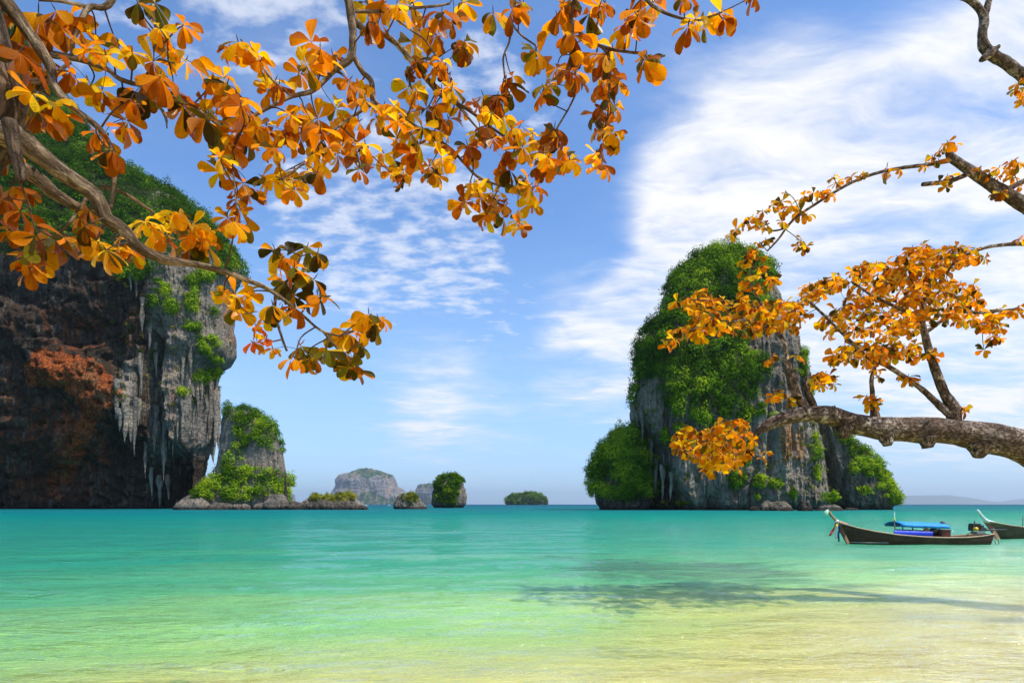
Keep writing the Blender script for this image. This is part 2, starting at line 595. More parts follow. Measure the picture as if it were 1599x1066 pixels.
def sand_sheet():
    xs = np.linspace(-90, 90, 181)
    ys = np.linspace(-60, 60, 161)
    X, Y = np.meshgrid(xs, ys)
    s = shore(X, Y)
    Z = np.where(s < 3.4, (3.4 - s) * .09, -(s - 3.4) * .055)
    Z = np.clip(Z, -3.0, 3.5)
    P = np.stack([X, Y, Z], -1)
    P[..., 2] += fbm(P * np.array([.35, .35, 1]), 3) * .05
    ny, nx = X.shape
    idx = np.arange(nx * ny).reshape(ny, nx)
    f = np.stack([idx[:-1, :-1], idx[:-1, 1:], idx[1:, 1:], idx[1:, :-1]], -1).reshape(-1, 4)
    m, t, out = new_mat("wet sand")
    p = geo_pos(t)
    n = t.noise(p, 1.2, 6, .6)
    c = t.mix(t.rng(n, .3, .7), (.78, .58, .18), (.94, .76, .30))
    rip = t.noise(t.mapping(p, (1, 2.2, 1), (0, 0, R(24))), 3.2, 3, .5, 1.2)
    c = t.mix(t.rng(t.noise(p, 60, 2), .3, .7, 0, .25), c, (.45, .33, .17))
    principled(t, out, c, .6, .25, t.bump(rip, .6, .12))
    o = mesh_np("beach", P, f, m)
    tag(o, kind='structure')


def sea_sheet():
    rows = np.concatenate([np.linspace(1.0, 5.0, 20, endpoint=False), np.geomspace(5.0, 33000.0, 590)])
    ang = np.concatenate([np.linspace(-97, -48, 40, endpoint=False), np.linspace(-48, 48, 520, endpoint=False), np.linspace(48, 97, 41)])
    A = np.radians(ang)
    Rr, Aa = np.meshgrid(rows, A, indexing='ij')
    X, Y = Rr * np.sin(Aa), Rr * np.cos(Aa)
    P = np.stack([X, Y, np.zeros_like(X)], -1)
    z = np.zeros_like(X)
    spacing = Rr * 0.0136
    th = R(14)
    U, V = X * math.cos(th) + Y * math.sin(th), -X * math.sin(th) + Y * math.cos(th)
    for (lx, ly, amp) in ((30., 8.5, .17), (12.0, 3.6, .16), (5.2, 1.6, .10), (2.2, .7, .048), (1.0, .33, .02)):
        w = 1 - sstep(.25, .7, spacing / ly)
        n = pnoise(np.stack([U / lx, V / ly, np.full_like(X, lx * 3.1)], -1))
        z += amp * w * (1 - 2 * np.abs(n)) if lx < 5 else amp * w * n * 1.4
    z *= sstep(4.0, 13.0, shore(X, Y)) * .85 + .15
    P[..., 2] = z - z.mean()
    nr, na = X.shape
    idx = np.arange(nr * na).reshape(nr, na)
    f = np.stack([idx[:-1, :-1], idx[:-1, 1:], idx[1:, 1:], idx[1:, :-1]], -1).reshape(-1, 4)[:, ::-1]
    m, t, out = new_mat("lagoon water")
    p = geo_pos(t)
    s = t.node('ShaderNodeSeparateXYZ'); t.put(s.inputs[0], p)
    wob = t.math('MULTIPLY', t.math('SUBTRACT', t.noise(t.mapping(p, (.06, .16, 1)), 1.0, 4, .6), .5), .55)
    sh = t.math('SUBTRACT', s.outputs[1], t.math('MULTIPLY', s.outputs[0], .45))
    lg = t.math('ADD', t.math('LOGARITHM', t.math('MAXIMUM', sh, 2.0), 10.0), wob)
    # colour by depth of water: sand, pale green, jade, teal, open sea
    fac = t.rng(lg, .55, 3.2, 0, 1, smooth=False)

    def fp(d): return (math.log10(d) - .55) / 2.65
    col = t.ramp(fac, [(fp(4.5), (.96, .82, .30)), (fp(8.5), (.78, .79, .20)), (fp(12), (.30, .55, .13)), (fp(18), (.10, .41, .14)),
                       (fp(32), (.012, .30, .135)), (fp(70), (.002, .235, .145)), (fp(180), (.002, .150, .145)), (fp(700), (.003, .095, .13)), (1, (.003, .075, .13))])
    # tree shadow on the right shallows painted into the water colour, with ragged outlines
    shade_noise = t.noise(t.mapping(p, (.10, .22, 1), (0, 0, R(8))), 1.5, 6, .68, .6)
    wm = None
    for (wx, wy, rx, ry, g) in ((6.3, 20.5, 7.0, 6.0, .30), (11.5, 15.5, 4.5, 1.8, .22), (3.5, 26, 6, 5, .22), (8.5, 12.8, 2.5, .8, .20)):
        dx = t.math('DIVIDE', t.math('SUBTRACT', s.outputs[0], wx), rx)
        dy = t.math('DIVIDE', t.math('SUBTRACT', s.outputs[1], wy), ry)
        dd = t.math('ADD', t.math('MULTIPLY', dx, dx), t.math('MULTIPLY', dy, dy))
        k = t.rng(dd, 1.0, 0.0, 0, g)
        wm = k if wm is None else t.math('ADD', wm, k)
    wf = t.rng(t.math('ADD', shade_noise, wm), .66, .88, 0, .72)
    col = t.mix(wf, col, (.035, .115, .045))
    far = t.rng(s.outputs[1], 25, 120)
    pat = t.noise(t.mapping(p, (.045, .28, 1)), 1.0, 5, .65)
    col = t.mix(t.rng(pat, .35, .7, 0, .30), col, t.mix(1.0, col, (.62, .78, .86), 'MULTIPLY'))
    # ripples at three sizes, finer ones dropped with distance by the mesh and by these weights
    b1 = t.noise(t.mapping(p, (.42, 1.5, 1), (0, 0, R(9))), .8, 6, .64, .5)
    b2 = t.noise(t.mapping(p, (.55, 1.7, 1), (0, 0, R(-7))), 3.4, 4, .6, .4)
    hh = t.math('ADD', t.math('MULTIPLY', b1, 1.0), t.math('MULTIPLY', b2, .28))
    nrm = t.bump(hh, .9, .7)
    soft_ = t.node('ShaderNodeSubsurfaceScattering', falloff='BURLEY')
    weak = t.bump(hh, .6, .55)
    t.put(soft_.inputs['Color'], col); t.put(soft_.inputs['Normal'], weak)
    soft_.inputs['Scale'].default_value = 1.0
    soft_.inputs['Radius'].default_value = (.6, 1.5, 1.1)
    top_ = t.node('ShaderNodeBsdfDiffuse'); t.put(top_.inputs[0], col); t.put(top_.inputs['Normal'], weak)
    body = t.node('ShaderNodeMixShader'); body.inputs[0].default_value = .38
    t.l.new(soft_.outputs[0], body.inputs[1]); t.l.new(top_.outputs[0], body.inputs[2])
    clear = t.node('ShaderNodeBsdfTransparent'); clear.inputs[0].default_value = (.93, 1.0, .93, 1)
    mx = t.node('ShaderNodeMixShader')
    t.put(mx.inputs[0], t.rng(t.math('ADD', sh, t.math('MULTIPLY', wob, 8.0)), 4.0, 13.0, .12, 1.0))
    t.l.new(clear.outputs[0], mx.inputs[1]); t.l.new(body.outputs[0], mx.inputs[2])
    gl = t.node('ShaderNodeBsdfGlossy'); t.put(gl.inputs['Roughness'], t.rng(s.outputs[1], 40, 200, .05, .28)); t.put(gl.inputs['Normal'], nrm)
    fr = t.node('ShaderNodeFresnel'); fr.inputs[0].default_value = 1.33; t.put(fr.inputs['Normal'], nrm)
    mx2 = t.node('ShaderNodeMixShader')
    t.put(mx2.inputs[0], t.math('MINIMUM', t.math('MULTIPLY', fr.outputs[0], t.rng(s.outputs[1], 22, 130, 1.1, .40)), t.rng(s.outputs[1], 22, 130, .52, .07)))
    t.l.new(mx.outputs[0], mx2.inputs[1]); t.l.new(gl.outputs[0], mx2.inputs[2])
    t.l.new(mx2.outputs[0], out.inputs[0])
    o = mesh_np("sea", P, f, m)
    tag(o, kind='structure')


sand_sheet()
sea_sheet()


# ------------------------------------------------------------------ rocks
class Rock:
    """A limestone mass: rings whose left and right edges follow the outline at each height, with real depth behind."""
    def __init__(self, rows, Y0, ratio, nz, na, boxy=.75, seed=0., amp=1.0, unit=1.0, notch=2.5, ry_max=None, front=.72, carve=None, flute=1.0, back=0.0):
        rows = sorted(rows)
        rows = [np.array(r, float) for r in rows]
        k = Y0 / F
        prof = np.array(spline(rows, 8))
        prof = prof[np.argsort(prof[:, 0], kind='stable')]
        seg = np.sqrt(np.diff(prof[:, 0]) ** 2 + .25 * np.diff(prof[:, 1]) ** 2 + .25 * np.diff(prof[:, 2]) ** 2)
        L = np.concatenate([[0], np.cumsum(seg)]); L /= L[-1]
        t = np.linspace(0, 1, nz)
        py, xl, xr = (np.interp(t, L, prof[:, i]) for i in range(3))
        Yr = np.full_like(py, Y0)
        if prof.shape[1] > 3:                            # rows that carry their own distance
            Yr = np.interp(t, L, prof[:, 3]); k = Yr / F
        z = CAMZ + (HY - py) * k
        Xl, Xr = (xl - CX) * k, (xr - CX) * k
        cx, rx = (Xl + Xr) / 2, np.maximum((Xr - Xl) / 2, .02)
        ry = rx * ratio
        if ry_max: ry = ry_max * (1 - np.exp(-ry / ry_max))
        nf = int(na * front)
        th = np.concatenate([np.linspace(0, math.pi, nf, endpoint=False), np.linspace(math.pi, 2 * math.pi, na - nf, endpoint=False)])
        c, s = np.cos(th), np.sin(th)
        cb, sb = np.sign(c) * np.abs(c) ** boxy, np.sign(s) * np.abs(s) ** boxy
        X = cx[:, None] + rx[:, None] * cb[None]
        Y = Yr[:, None] - ry[:, None] * sb[None]
        Z = np.repeat(z[:, None], na, 1)
        P = np.stack([X, Y, Z], -1)
        n = self.normals(P)
        Q = P / unit + seed * 13.7
        big = fbm(Q / 22.0, 3)
        fl = 1 - 2 * np.abs(fbm(Q * np.array([1 / 5.5, 1 / 5.5, 1 / 34.0]), 4, .55))
        mid = fbm(Q / 6.0, 4, .55)
        led = fbm(Q * np.array([1 / 30., 1 / 30., 1 / 3.2]), 3)
        d = unit * amp * (big * 3.2 + fl * .9 * flute + mid * 1.2 + led * .6)
        edge = sstep(0, .06, t)[:, None]
        d = d * (0.25 + .75 * edge)
        # sea-level notch
        d -= unit * notch * (np.exp(-((Z - .6 * unit) / (1.6 * unit)) ** 2)) * (Z > -3 * unit)
        P = P + n * d[..., None]
        if carve is not None:
            a, b = to_px(P)
            frontw = np.clip(-n[..., 1] * 1.6 + .15, 0, 1)
            P[..., 1] += carve(a, b, P) * frontw
        self.P, self.na, self.nz = P, na, nz
        self.n = self.normals(P)
        self.px, self.py = to_px(P)
        self.unit = unit

    @staticmethod
    def normals(P):
        dz = np.gradient(P, axis=0)
        da = (np.roll(P, -1, 1) - np.roll(P, 1, 1)) / 2
        n = np.cross(dz, da)
        n /= np.linalg.norm(n, axis=-1)[..., None] + 1e-9
        ctr = P.mean(axis=1, keepdims=True)
        flip = np.sign(np.mean(np.sum(n * (P - ctr), -1)))
        return n * flip

    def build(self, name, mat, parent=None, grey=.5, stain=0., veg=0.):
        nz, na = self.nz, self.na
        V = self.P.reshape(-1, 3)
        idx = np.arange(nz * na).reshape(nz, na)
        f = np.stack([idx[:-1], np.roll(idx, -1, 1)[:-1], np.roll(idx, -1, 1)[1:], idx[1:]], -1).reshape(-1, 4)
        top = len(V)
        V = np.concatenate([V, self.P[0].mean(0)[None], self.P[-1].mean(0)[None]])
        cap = np.stack([np.roll(idx[0], -1), idx[0], np.full(na, top), np.full(na, top)], -1)
        tri = np.concatenate([f[:, [0, 1, 2]], f[:, [0, 2, 3]], cap[:, [0, 1, 2]],
                              np.stack([idx[-1], np.roll(idx[-1], -1), np.full(na, top + 1)], -1)])
        ex = lambda a: np.concatenate([np.broadcast_to(np.asarray(a, float), (nz, na)).ravel(), [0, 0]])
        self.obj = mesh_np(name, V, tri, mat, parent, attrs={'grey': ex(grey), 'stain': ex(stain), 'veg': ex(veg)})
        return self.obj

    def area(self):
        da = np.linalg.norm(np.roll(self.P, -1, 1) - self.P, axis=-1)
        dz = np.linalg.norm(np.gradient(self.P, axis=0), axis=-1)
        return da * dz

    def pick(self, w, count):
        w = np.asarray(w) * self.area()
        p = (w / w.sum()).ravel()
        i = rng.choice(len(p), size=count, p=p)
        return self.P.reshape(-1, 3)[i], self.n.reshape(-1, 3)[i]

    def surf(self, px, py):
        """The nearest front point of the rock seen at a pixel."""
        m = (self.px - px) ** 2 + (self.py - py) ** 2 + np.where(self.n[..., 1] > .2, 400, 0)
        i = np.argmin(m)
        return Vector(self.P.reshape(-1, 3)[i]), Vector(self.n.reshape(-1, 3)[i])


def foliage_mass(name, pts, nrm, mat, parent, rad=(1.3, 3.4), leaf=(.45, .95), per=105, lift=.45, tint=(.15, .85), squash=.8, seedv=0):
    """Many small leaf faces gathered into bushes on given points; nobody could count them."""
    nb = len(pts)
    r = rng.uniform(rad[0], rad[1], nb) * np.where(rng.random(nb) < .15, 1.35, 1)
    up = np.array([0, 0, 1.0])
    out = nrm + up * .7
    out /= np.linalg.norm(out, axis=1)[:, None] + 1e-9
    ctr = pts + out * (r * lift)[:, None]
    sq = squash * rng.uniform(.7, 1.7, nb)
    cnt = np.maximum(20, (per * (r / np.mean(rad)) ** 2)).astype(int)
    bi = np.repeat(np.arange(nb), cnt)
    N = len(bi)
    d = rng.normal(size=(N, 3)); d /= np.linalg.norm(d, axis=1)[:, None]
    d = d + out[bi] * .55
    d /= np.linalg.norm(d, axis=1)[:, None]
    lump = 1 + .62 * pnoise(d * 2.3 + (bi % 97)[:, None] * 3.1) * 1.7
    rr = r[bi] * lump * rng.uniform(.55, 1.0, N) ** .5
    C = ctr[bi] + d * rr[:, None] * np.stack([np.ones(N), np.ones(N), sq[bi]], -1)
    n = d * 1.1 + rng.normal(size=(N, 3)) * .42 + up * .35
    n /= np.linalg.norm(n, axis=1)[:, None]
    a = np.cross(n, rng.normal(size=(N, 3))); a /= np.linalg.norm(a, axis=1)[:, None] + 1e-9
    b = np.cross(n, a)
    s = rng.uniform(leaf[0], leaf[1], N)[:, None]
    V = np.stack([C - a * s * .55, C + b * s * .33 - n * s * .06, C + a * s * .55, C - b * s * .33 - n * s * .06], 1).reshape(-1, 3)
    f = np.arange(N * 4).reshape(N, 4)
    bt = rng.uniform(tint[0], tint[1], nb)
    bt = np.clip(bt + .85 * pnoise(pts / (9.0 * np.mean(rad) / 2.3) + 5), 0, 1)
    ti = np.clip(bt[bi] + rng.normal(0, .13, N), 0, 1)
    o = mesh_np(name, V, f, mat, parent, smooth=False, attrs={'tint': np.repeat(ti, 4)})
    tag(o, kind='stuff')
    return o


def soft(px, py, poly, blur=5, warp=9):
    """A polygon with a ragged, blurred edge."""
    wx = px + warp * fbm(np.stack([px / 14., py / 14., px * 0 + 2], -1), 3, .6)
    wy = py + warp * fbm(np.stack([px / 14., py / 14., px * 0 + 12], -1), 3, .6)
    r = np.zeros_like(px)
    for k in range(7):
        r += inpoly(wx + blur * math.cos(k * 2.4) * (k / 6), wy + blur * math.sin(k * 2.4) * (k / 6), poly)
    return r / 7


def stalactites(rock, parent, lst, mat):
    for (x, y0, y1, w) in lst:
        p0, n = rock.surf(x, y0)
        k = p0.y / F
        ln, r = (y1 - y0) * k, w * k * .5
        p0 = p0 + n * (r * .55)
        N, S = 16, 14
        tt = np.linspace(0, 1, N)
        th = np.linspace(0, 2 * math.pi, S, endpoint=False)
        rad = r * (.25 + .75 * (1 - tt) ** random.uniform(.5, 1.1)) * (1 - tt ** 6) * (1 + .22 * np.sin(tt * 11 + x)) + .05
        T, A = np.meshgrid(tt, th, indexing='ij')
        Rr = rad[:, None] * (1 + .75 * fbm(np.stack([np.cos(A) * 1.7 + x, np.sin(A) * 1.7, T * ln / 4], -1), 3))
        P = np.stack([p0.x + Rr * np.cos(A) + .3 * r * np.sin(T * 4 + x), p0.y + Rr * np.sin(A), p0.z + ln * .12 - T * ln * 1.12], -1)
        idx = np.arange(N * S).reshape(N, S)
        f = np.stack([idx[:-1], np.roll(idx, -1, 1)[:-1], np.roll(idx, -1, 1)[1:], idx[1:]], -1).reshape(-1, 4)[:, ::-1]
        g = np.full(N * S, .55 + .5 * random.random())
        mesh_np("stalactite", P.reshape(-1, 3), f, mat, parent, attrs={'grey': g, 'stain': np.full(N * S, .12 * (random.random() < .4)), 'veg': np.zeros(N * S)})


# ---- great cliff on the left
def base_row(Yf):
    return HY + CAMZ * F / Yf


cl_rows = [(-120, -420, -140), (-60, -430, -60), (20, -430, -5), (80, -430, 30), (140, -430, 75), (185, -430, 110), (230, -430, 142), (268, -430, 170), (298, -430, 205),
           (300, -430, 240), (315, -430, 272), (345, -430, 305), (385, -430, 345), (415, -430, 358), (440, -430, 350), (500, -430, 347),
           (545, -430, 350), (565, -430, 336), (580, -430, 324), (640, -430, 321), (685, -430, 318), (705, -430, 306), (735, -430, 300),
           (770, -430, 299), (796, -430, 298), (806, -430, 297)]
under_x = np.array([-400, 0, 40, 90, 150, 178, 186, 212, 219, 226, 250, 258, 266, 285, 292, 302, 324, 331, 346, 352, 370])
under_y = np.array([520, 500, 560, 600, 640, 655, 668, 660, 560, 500, 545, 690, 700, 660, 605, 600, 610, 700, 705, 580, 570])


def cliff_carve(a, b, P):
    jag = 26 * pnoise(np.stack([a / 7.0, a * 0, a * 0 + 2.2], -1)) + 14 * pnoise(np.stack([a / 2.6, a * 0, a * 0 + 7.2], -1))
    uy = np.interp(a, under_x, under_y) + jag
    D = 13 * (1 - np.exp(-np.clip(b - uy, 0, 999) / 16.0)) * (.45 + .55 * sstep(165, 195, a))
    D += 16 * sstep(640, 790, b) * (a < 400)
    # the reddened wall bulges and breaks off in ledges; hollows above it
    D += 10 * gaus(a, b, 120, 515, 40, 26) + 9 * gaus(a, b, 178, 540, 16, 40) + 8 * gaus(a, b, 60, 640, 40, 24) + 12 * gaus(a, b, 20, 740, 45, 28)
    D += 10 * gaus(a, b, 150, 700, 26, 30) + 9 * gaus(a, b, 90, 720, 18, 18) + 8 * gaus(a, b, 30, 450, 40, 22) + 6 * gaus(a, b, 175, 470, 25, 20)
    D -= 6 * gaus(a, b, 95, 580, 50, 22) + 5 * gaus(a, b, 165, 612, 30, 26) + 5 * gaus(a, b, 130, 680, 16, 60)
    D -= 4 * gaus(a, b, 200, 600, 16, 70) + 3 * gaus(a, b, 250, 450, 30, 60)
    D += 9 * gaus(a, b, 240, 525, 14, 34) + 10 * gaus(a, b, 312, 660, 12, 50) + 10 * gaus(a, b, 285, 745, 40, 24)
    pit = pnoise(np.stack([a / 15., b / 11., a * 0 + 4], -1))
    D += 6 * np.clip(pit - .12, 0, 1) * 2.2 * (b > 430) * (a < 240)
    wall = sstep(390, 430, b)
    D += wall * (3.6 * fbm(np.stack([a / 30., b / 24., a * 0], -1), 4, .6) + 1.6 * np.abs(fbm(np.stack([a / 9., b / 9., a * 0 + 5], -1), 3, .6)))
    D += wall * sstep(180, 240, a) * 2.2 * np.abs(fbm(np.stack([a / 7., b / 70., a * 0 + 8], -1), 3, .6))
    return D


cliff = empty("sea_cliff", (-130, 290, 0), "huge dark limestone cliff hung with stalactites and jungle at the left edge", "cliff")
cl_rows = [(y, x0, x1, float(np.interp(y, [-120, 300, 400, 430], [430, 345, 318, 305]))) for (y, x0, x1) in cl_rows]
rk = Rock(cl_rows, 305, .45, 460, 900, boxy=.5, seed=1.3, amp=1.0, notch=1.0, ry_max=46, front=.86, carve=cliff_carve)
a, b = rk.px, rk.py
st = np.zeros_like(a)
for poly, v in (([(38, 568), (55, 540), (120, 556), (150, 560), (192, 610), (188, 632), (160, 640), (140, 690), (118, 745), (88, 765), (100, 705), (128, 640), (92, 606), (42, 604)], .85),
                ([(188, 500), (215, 470), (222, 520), (205, 560), (190, 560)], .5), ([(0, 480), (40, 500), (40, 540), (0, 530)], .40),
                ([(10, 620), (180, 620), (170, 785), (10, 785)], .44), ([(345, 470), (370, 470), (370, 560), (345, 560)], .45), ([(260, 690), (320, 690), (320, 790), (250, 790)], .3),
                ([(60, 480), (165, 490), (175, 545), (70, 555)], .44), ([(-60, 560), (40, 560), (60, 700), (-60, 760)], .42), ([(150, 430), (185, 430), (180, 480), (140, 490)], .35), ([(90, 640), (130, 640), (95, 780), (70, 780)], .6), ([(215, 640), (250, 640), (250, 720), (215, 740)], .34), ([(262, 500), (275, 500), (278, 700), (262, 720)], .40)):
    st = np.maximum(st, v * soft(a, b, poly))
gy = .17 + .0 * a
gy = gy + .55 * gaus(a, b, 200, 610, 16, 60) + .5 * sstep(222, 240, a) * (1 - sstep(690, 730, b)) + .15 * gaus(a, b, 60, 440, 60, 25)
vg = .55 * sstep(10, -30, b - np.interp(a, [-500, 0, 130, 250, 370], [370, 385, 405, 400, 430]))
rk.build("rock_face", M['rock_cliff'], cliff, grey=gy, stain=st, veg=vg)
hill = (b < np.interp(a, [-400, 0, 60, 130, 180, 215, 260, 300, 340, 375], [330, 392, 400, 412, 415, 430, 420, 395, 415, 440]) + 10 * pnoise(np.stack([a / 12., b / 12., a * 0], -1)))
hill = hill & (a > -90) & (b > -40) & (a < 400)
fr = (rk.n[..., 1] < .55)
p_, n_ = rk.pick(hill & fr, 2100)
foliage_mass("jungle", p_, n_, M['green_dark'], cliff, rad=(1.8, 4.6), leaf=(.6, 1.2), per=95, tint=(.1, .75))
patch = np.zeros_like(a)
for (x, y, sx, sy) in ((205, 425, 32, 14), (255, 452, 16, 14), (268, 478, 15, 14), (300, 512, 16, 7), (320, 535, 22, 12), (318, 545, 12, 8), (335, 560, 10, 10), (318, 588, 24, 9), (285, 612, 10, 6),
                       (300, 470, 10, 20), (240, 470, 8, 10), (330, 580, 12, 10), (345, 420, 16, 14), (320, 430, 14, 14), (300, 440, 14, 10), (352, 405, 14, 20), (330, 490, 6, 8)):
    patch = np.maximum(patch, gaus(a, b, x, y, sx * .8, sy * .8))
p_, n_ = rk.pick(np.where(patch > .3, patch, 0) * fr, 560)
foliage_mass("hanging_shrubs", p_, n_, M['green'], cliff, rad=(1.0, 2.6), leaf=(.4, .8), per=90, tint=(.35, 1.0))
sp_ = (a > 175) & (a < 360) & (b > 400) & (b < 640) & fr & (fbm(np.stack([a / 14., b / 30., a * 0 + 6], -1), 3) > .05)
p_, n_ = rk.pick(sp_, 330)
foliage_mass("sparse_shrubs", p_, n_, M['green_yellow'], cliff, rad=(.35, 1.1), leaf=(.3, .6), per=26, tint=(.0, .8))
stal = [(188, 640, 672, 9), (195, 635, 690, 9), (203, 640, 690, 11), (209, 630, 712, 8), (214, 630, 668, 6), (183, 600, 655, 8),
        (232, 505, 545, 7), (242, 540, 590, 6), (222, 470, 520, 8), (228, 690, 745, 6), (240, 640, 705, 9), (247, 660, 690, 6), (253, 640, 728, 11),
        (259, 655, 752, 9), (264, 640, 700, 8), (270, 600, 712, 10), (276, 640, 690, 6), (283, 630, 680, 7), (291, 600, 672, 8), (297, 612, 650, 6),
        (306, 600, 660, 6), (313, 600, 640, 5), (321, 610, 665, 7), (327, 600, 690, 8), (333, 620, 712, 10), (338, 640, 702, 8), (343, 640, 690, 7),
        (330, 690, 722, 6), (337, 580, 650, 7), (213, 430, 465, 5), (205, 420, 455, 5), (250, 745, 790, 8), (236, 735, 775, 6), (262, 745, 780, 6), (218, 560, 620, 6), (298, 545, 590, 6), (284, 560, 610, 6)]
stalactites(rk, cliff, stal, M['rock_cliff'])

# ---- small wooded rock beside the cliff
sr = empty("rock_islet", (-95, 262, 0), "small rounded rock with bushes at its foot, close beside the great left cliff", "rock islet")
rows = [(641, 358, 378), (644, 354, 392), (655, 351, 410), (672, 350, 425), (690, 348, 434), (705, 347, 439), (725, 344, 442), (745, 340, 445), (758, 326, 448), (772, 300, 450), (785, 282, 451), (796, 268, 450), (803, 266, 449)]
rs = Rock(rows, 275, .75, 190, 300, boxy=.8, seed=4.1, amp=.4, notch=1.2, ry_max=16)
a, b = rs.px, rs.py
st = .5 * gaus(a, b, 425, 735, 12, 10) + .4 * gaus(a, b, 295, 788, 30, 8) + .4 * gaus(a, b, 405, 695, 8, 12)
rs.build("rock", M['rock_small'], sr, grey=.55, stain=st)
fr = rs.n[..., 1] < .6
top = inpoly(a, b, [(345, 630), (400, 640), (445, 690), (445, 708), (415, 700), (392, 690), (380, 700), (372, 680), (352, 655)])
mid_ = inpoly(a, b, [(362, 690), (372, 690), (378, 712), (360, 712)])
low = inpoly(a, b, [(340, 738), (350, 722), (385, 715), (405, 735), (440, 738), (452, 750), (450, 785), (400, 785), (360, 782), (300, 780), (310, 765)])
p_, n_ = rs.pick((top | mid_) & fr, 190)
foliage_mass("crown_shrubs", p_, n_, M['green'], sr, rad=(.9, 2.2), leaf=(.35, .7), per=90, tint=(.2, .8))
p_, n_ = rs.pick(low & fr, 190)
foliage_mass("shore_bushes", p_, n_, M['green'], sr, rad=(1.3, 2.8), leaf=(.4, .8), per=110, tint=(.45, 1.0))
b_ = MB()
q = at(447, 796, 262)
b_.tube([at(447, 797, 262), at(446.5, 775, 262), at(446, 755, 262), at(445.5, 741, 262)], [1.6, .9, .6, .2], 9, rough=.5)
mo = b_.build("rock_spire", M['rock_small'], sr)

# ---- the tower rock on the right
tw = empty("rock_tower", (105, 250, 0), "tall green topped limestone tower with orange stains, standing behind the longtail boats", "rock tower")
rows = [(397, 1120, 1150), (400, 1110, 1166), (406, 1096, 1180), (416, 1080, 1190), (430, 1063, 1199), (448, 1048, 1206), (465, 1037, 1211), (500, 1030, 1221), (525, 1012, 1233),
        (550, 1006, 1244), (580, 1001, 1251), (605, 997, 1258), (630, 994, 1263), (655, 995, 1268), (690, 997, 1273), (730, 999, 1279), (765, 1004, 1284), (797, 1008, 1286), (806, 1008, 1286)]


def tower_carve(a, b, P):
    # cave under the left flank: a sloping lip from (1000,600) to (1090,790)
    lip = np.interp(b, [560, 600, 660, 720, 790, 810], [960, 996, 1022, 1050, 1090, 1095]) + 6 * pnoise(np.stack([b / 14., b * 0, b * 0 + 1], -1))
    D = 17 * sstep(4, 15, lip - a) * sstep(600, 650, b)
    D += 7 * gaus(a, b, 1115, 790, 10, 18)
    D += 3 * gaus(a, b, 1180, 530, 22, 26) - 3 * gaus(a, b, 1225, 690, 20, 60)
    D += 2.6 * np.clip(fbm(np.stack([a / 9., b / 60., a * 0], -1), 3), -.4, 1)
    D += 1.8 * np.abs(fbm(np.stack([a / 7., b / 26., a * 0 + 3], -1), 4, .6)) + 2.2 * fbm(np.stack([a / 30., b / 30., a * 0 + 9], -1), 3)
    D += 3.0 * gaus(a, b, 1205, 700, 6, 60) + 2.5 * gaus(a, b, 1238, 690, 4, 40)
    return D


rt = Rock(rows, 250, .62, 430, 620, boxy=.8, seed=2.7, amp=.6, notch=2.2, ry_max=42, carve=tower_carve)
a, b = rt.px, rt.py
st = 1.1 * gaus(a, b, 1226, 676, 10, 28) + 1.0 * gaus(a, b, 1229, 700, 8, 20) + 1.0 * gaus(a, b, 1250, 690, 10, 26) + .45 * gaus(a, b, 1070, 745, 14, 30) + .4 * gaus(a, b, 1190, 745, 12, 20) + .6 * gaus(a, b, 1212, 722, 14, 7) + .55 * gaus(a, b, 1246, 716, 7, 6) + .4 * gaus(a, b, 1228, 625, 8, 22) + .55 * gaus(a, b, 1213, 793, 22, 5)
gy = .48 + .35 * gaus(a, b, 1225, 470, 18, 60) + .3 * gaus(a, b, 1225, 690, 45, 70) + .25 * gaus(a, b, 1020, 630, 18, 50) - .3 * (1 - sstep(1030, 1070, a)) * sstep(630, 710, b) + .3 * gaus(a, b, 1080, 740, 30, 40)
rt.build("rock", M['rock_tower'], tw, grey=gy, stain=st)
fr = rt.n[..., 1] < .5
top = inpoly(a, b, [(1130, 370), (1100, 385), (1030, 420), (1012, 500), (975, 555), (965, 640), (978, 665), (990, 640), (1000, 592), (1026, 592), (1040, 630), (1056, 652), (1072, 622), (1085, 660), (1105, 670), (1120, 650),
                    (1150, 662), (1176, 650), (1172, 625), (1190, 600), (1196, 560), (1165, 548), (1160, 512), (1196, 498), (1206, 470), (1222, 468), (1210, 400), (1185, 380)])
nz_ = fbm(np.stack([a / 26., b / 20., a * 0 + 3], -1), 3)
top = top & ((nz_ > -.26) | (b < 445)) & ~((a > 1198) & (b > 440)) & ~inpoly(a, b, [(1024, 462), (1040, 462), (1034, 500), (1022, 500)])
p_, n_ = rt.pick(top & fr, 1250)
foliage_mass("jungle", p_, n_, M['green'], tw, rad=(1.1, 3.2), leaf=(.42, .85), per=105, tint=(.1, .85))
pt = np.zeros_like(a)
for (x, y, sx, sy) in ((1145, 742, 20, 14), (1150, 755, 18, 8), (1185, 752, 14, 9), (1208, 756, 14, 6), (1172, 700, 10, 12), (1271, 700, 5, 28), (1274, 740, 6, 12), (1252, 570, 6, 26), (1262, 610, 5, 18), (1040, 680, 8, 14),
                       (1236, 770, 7, 9), (1165, 720, 9, 8), (1190, 640, 10, 14), (1090, 650, 12, 8), (1180, 775, 9, 5), (1210, 650, 5, 6), (1060, 668, 10, 8)):
    pt = np.maximum(pt, gaus(a, b, x, y, sx * .85, sy * .85))
p_, n_ = rt.pick(np.where(pt > .4, pt, 0) * fr, 260)
foliage_mass("ledge_shrubs", p_, n_, M['green'], tw, rad=(.7, 2.0), leaf=(.35, .7), per=85, tint=(.3, 1.0))
sp_ = (b < 775) & fr & (fbm(np.stack([a / 18., b / 30., a * 0 + 6], -1), 3) > -.05)
p_, n_ = rt.pick(sp_, 420)
foliage_mass("sparse_shrubs", p_, n_, M['green_yellow'], tw, rad=(.35, 1.0), leaf=(.3, .6), per=26, tint=(.0, .7))
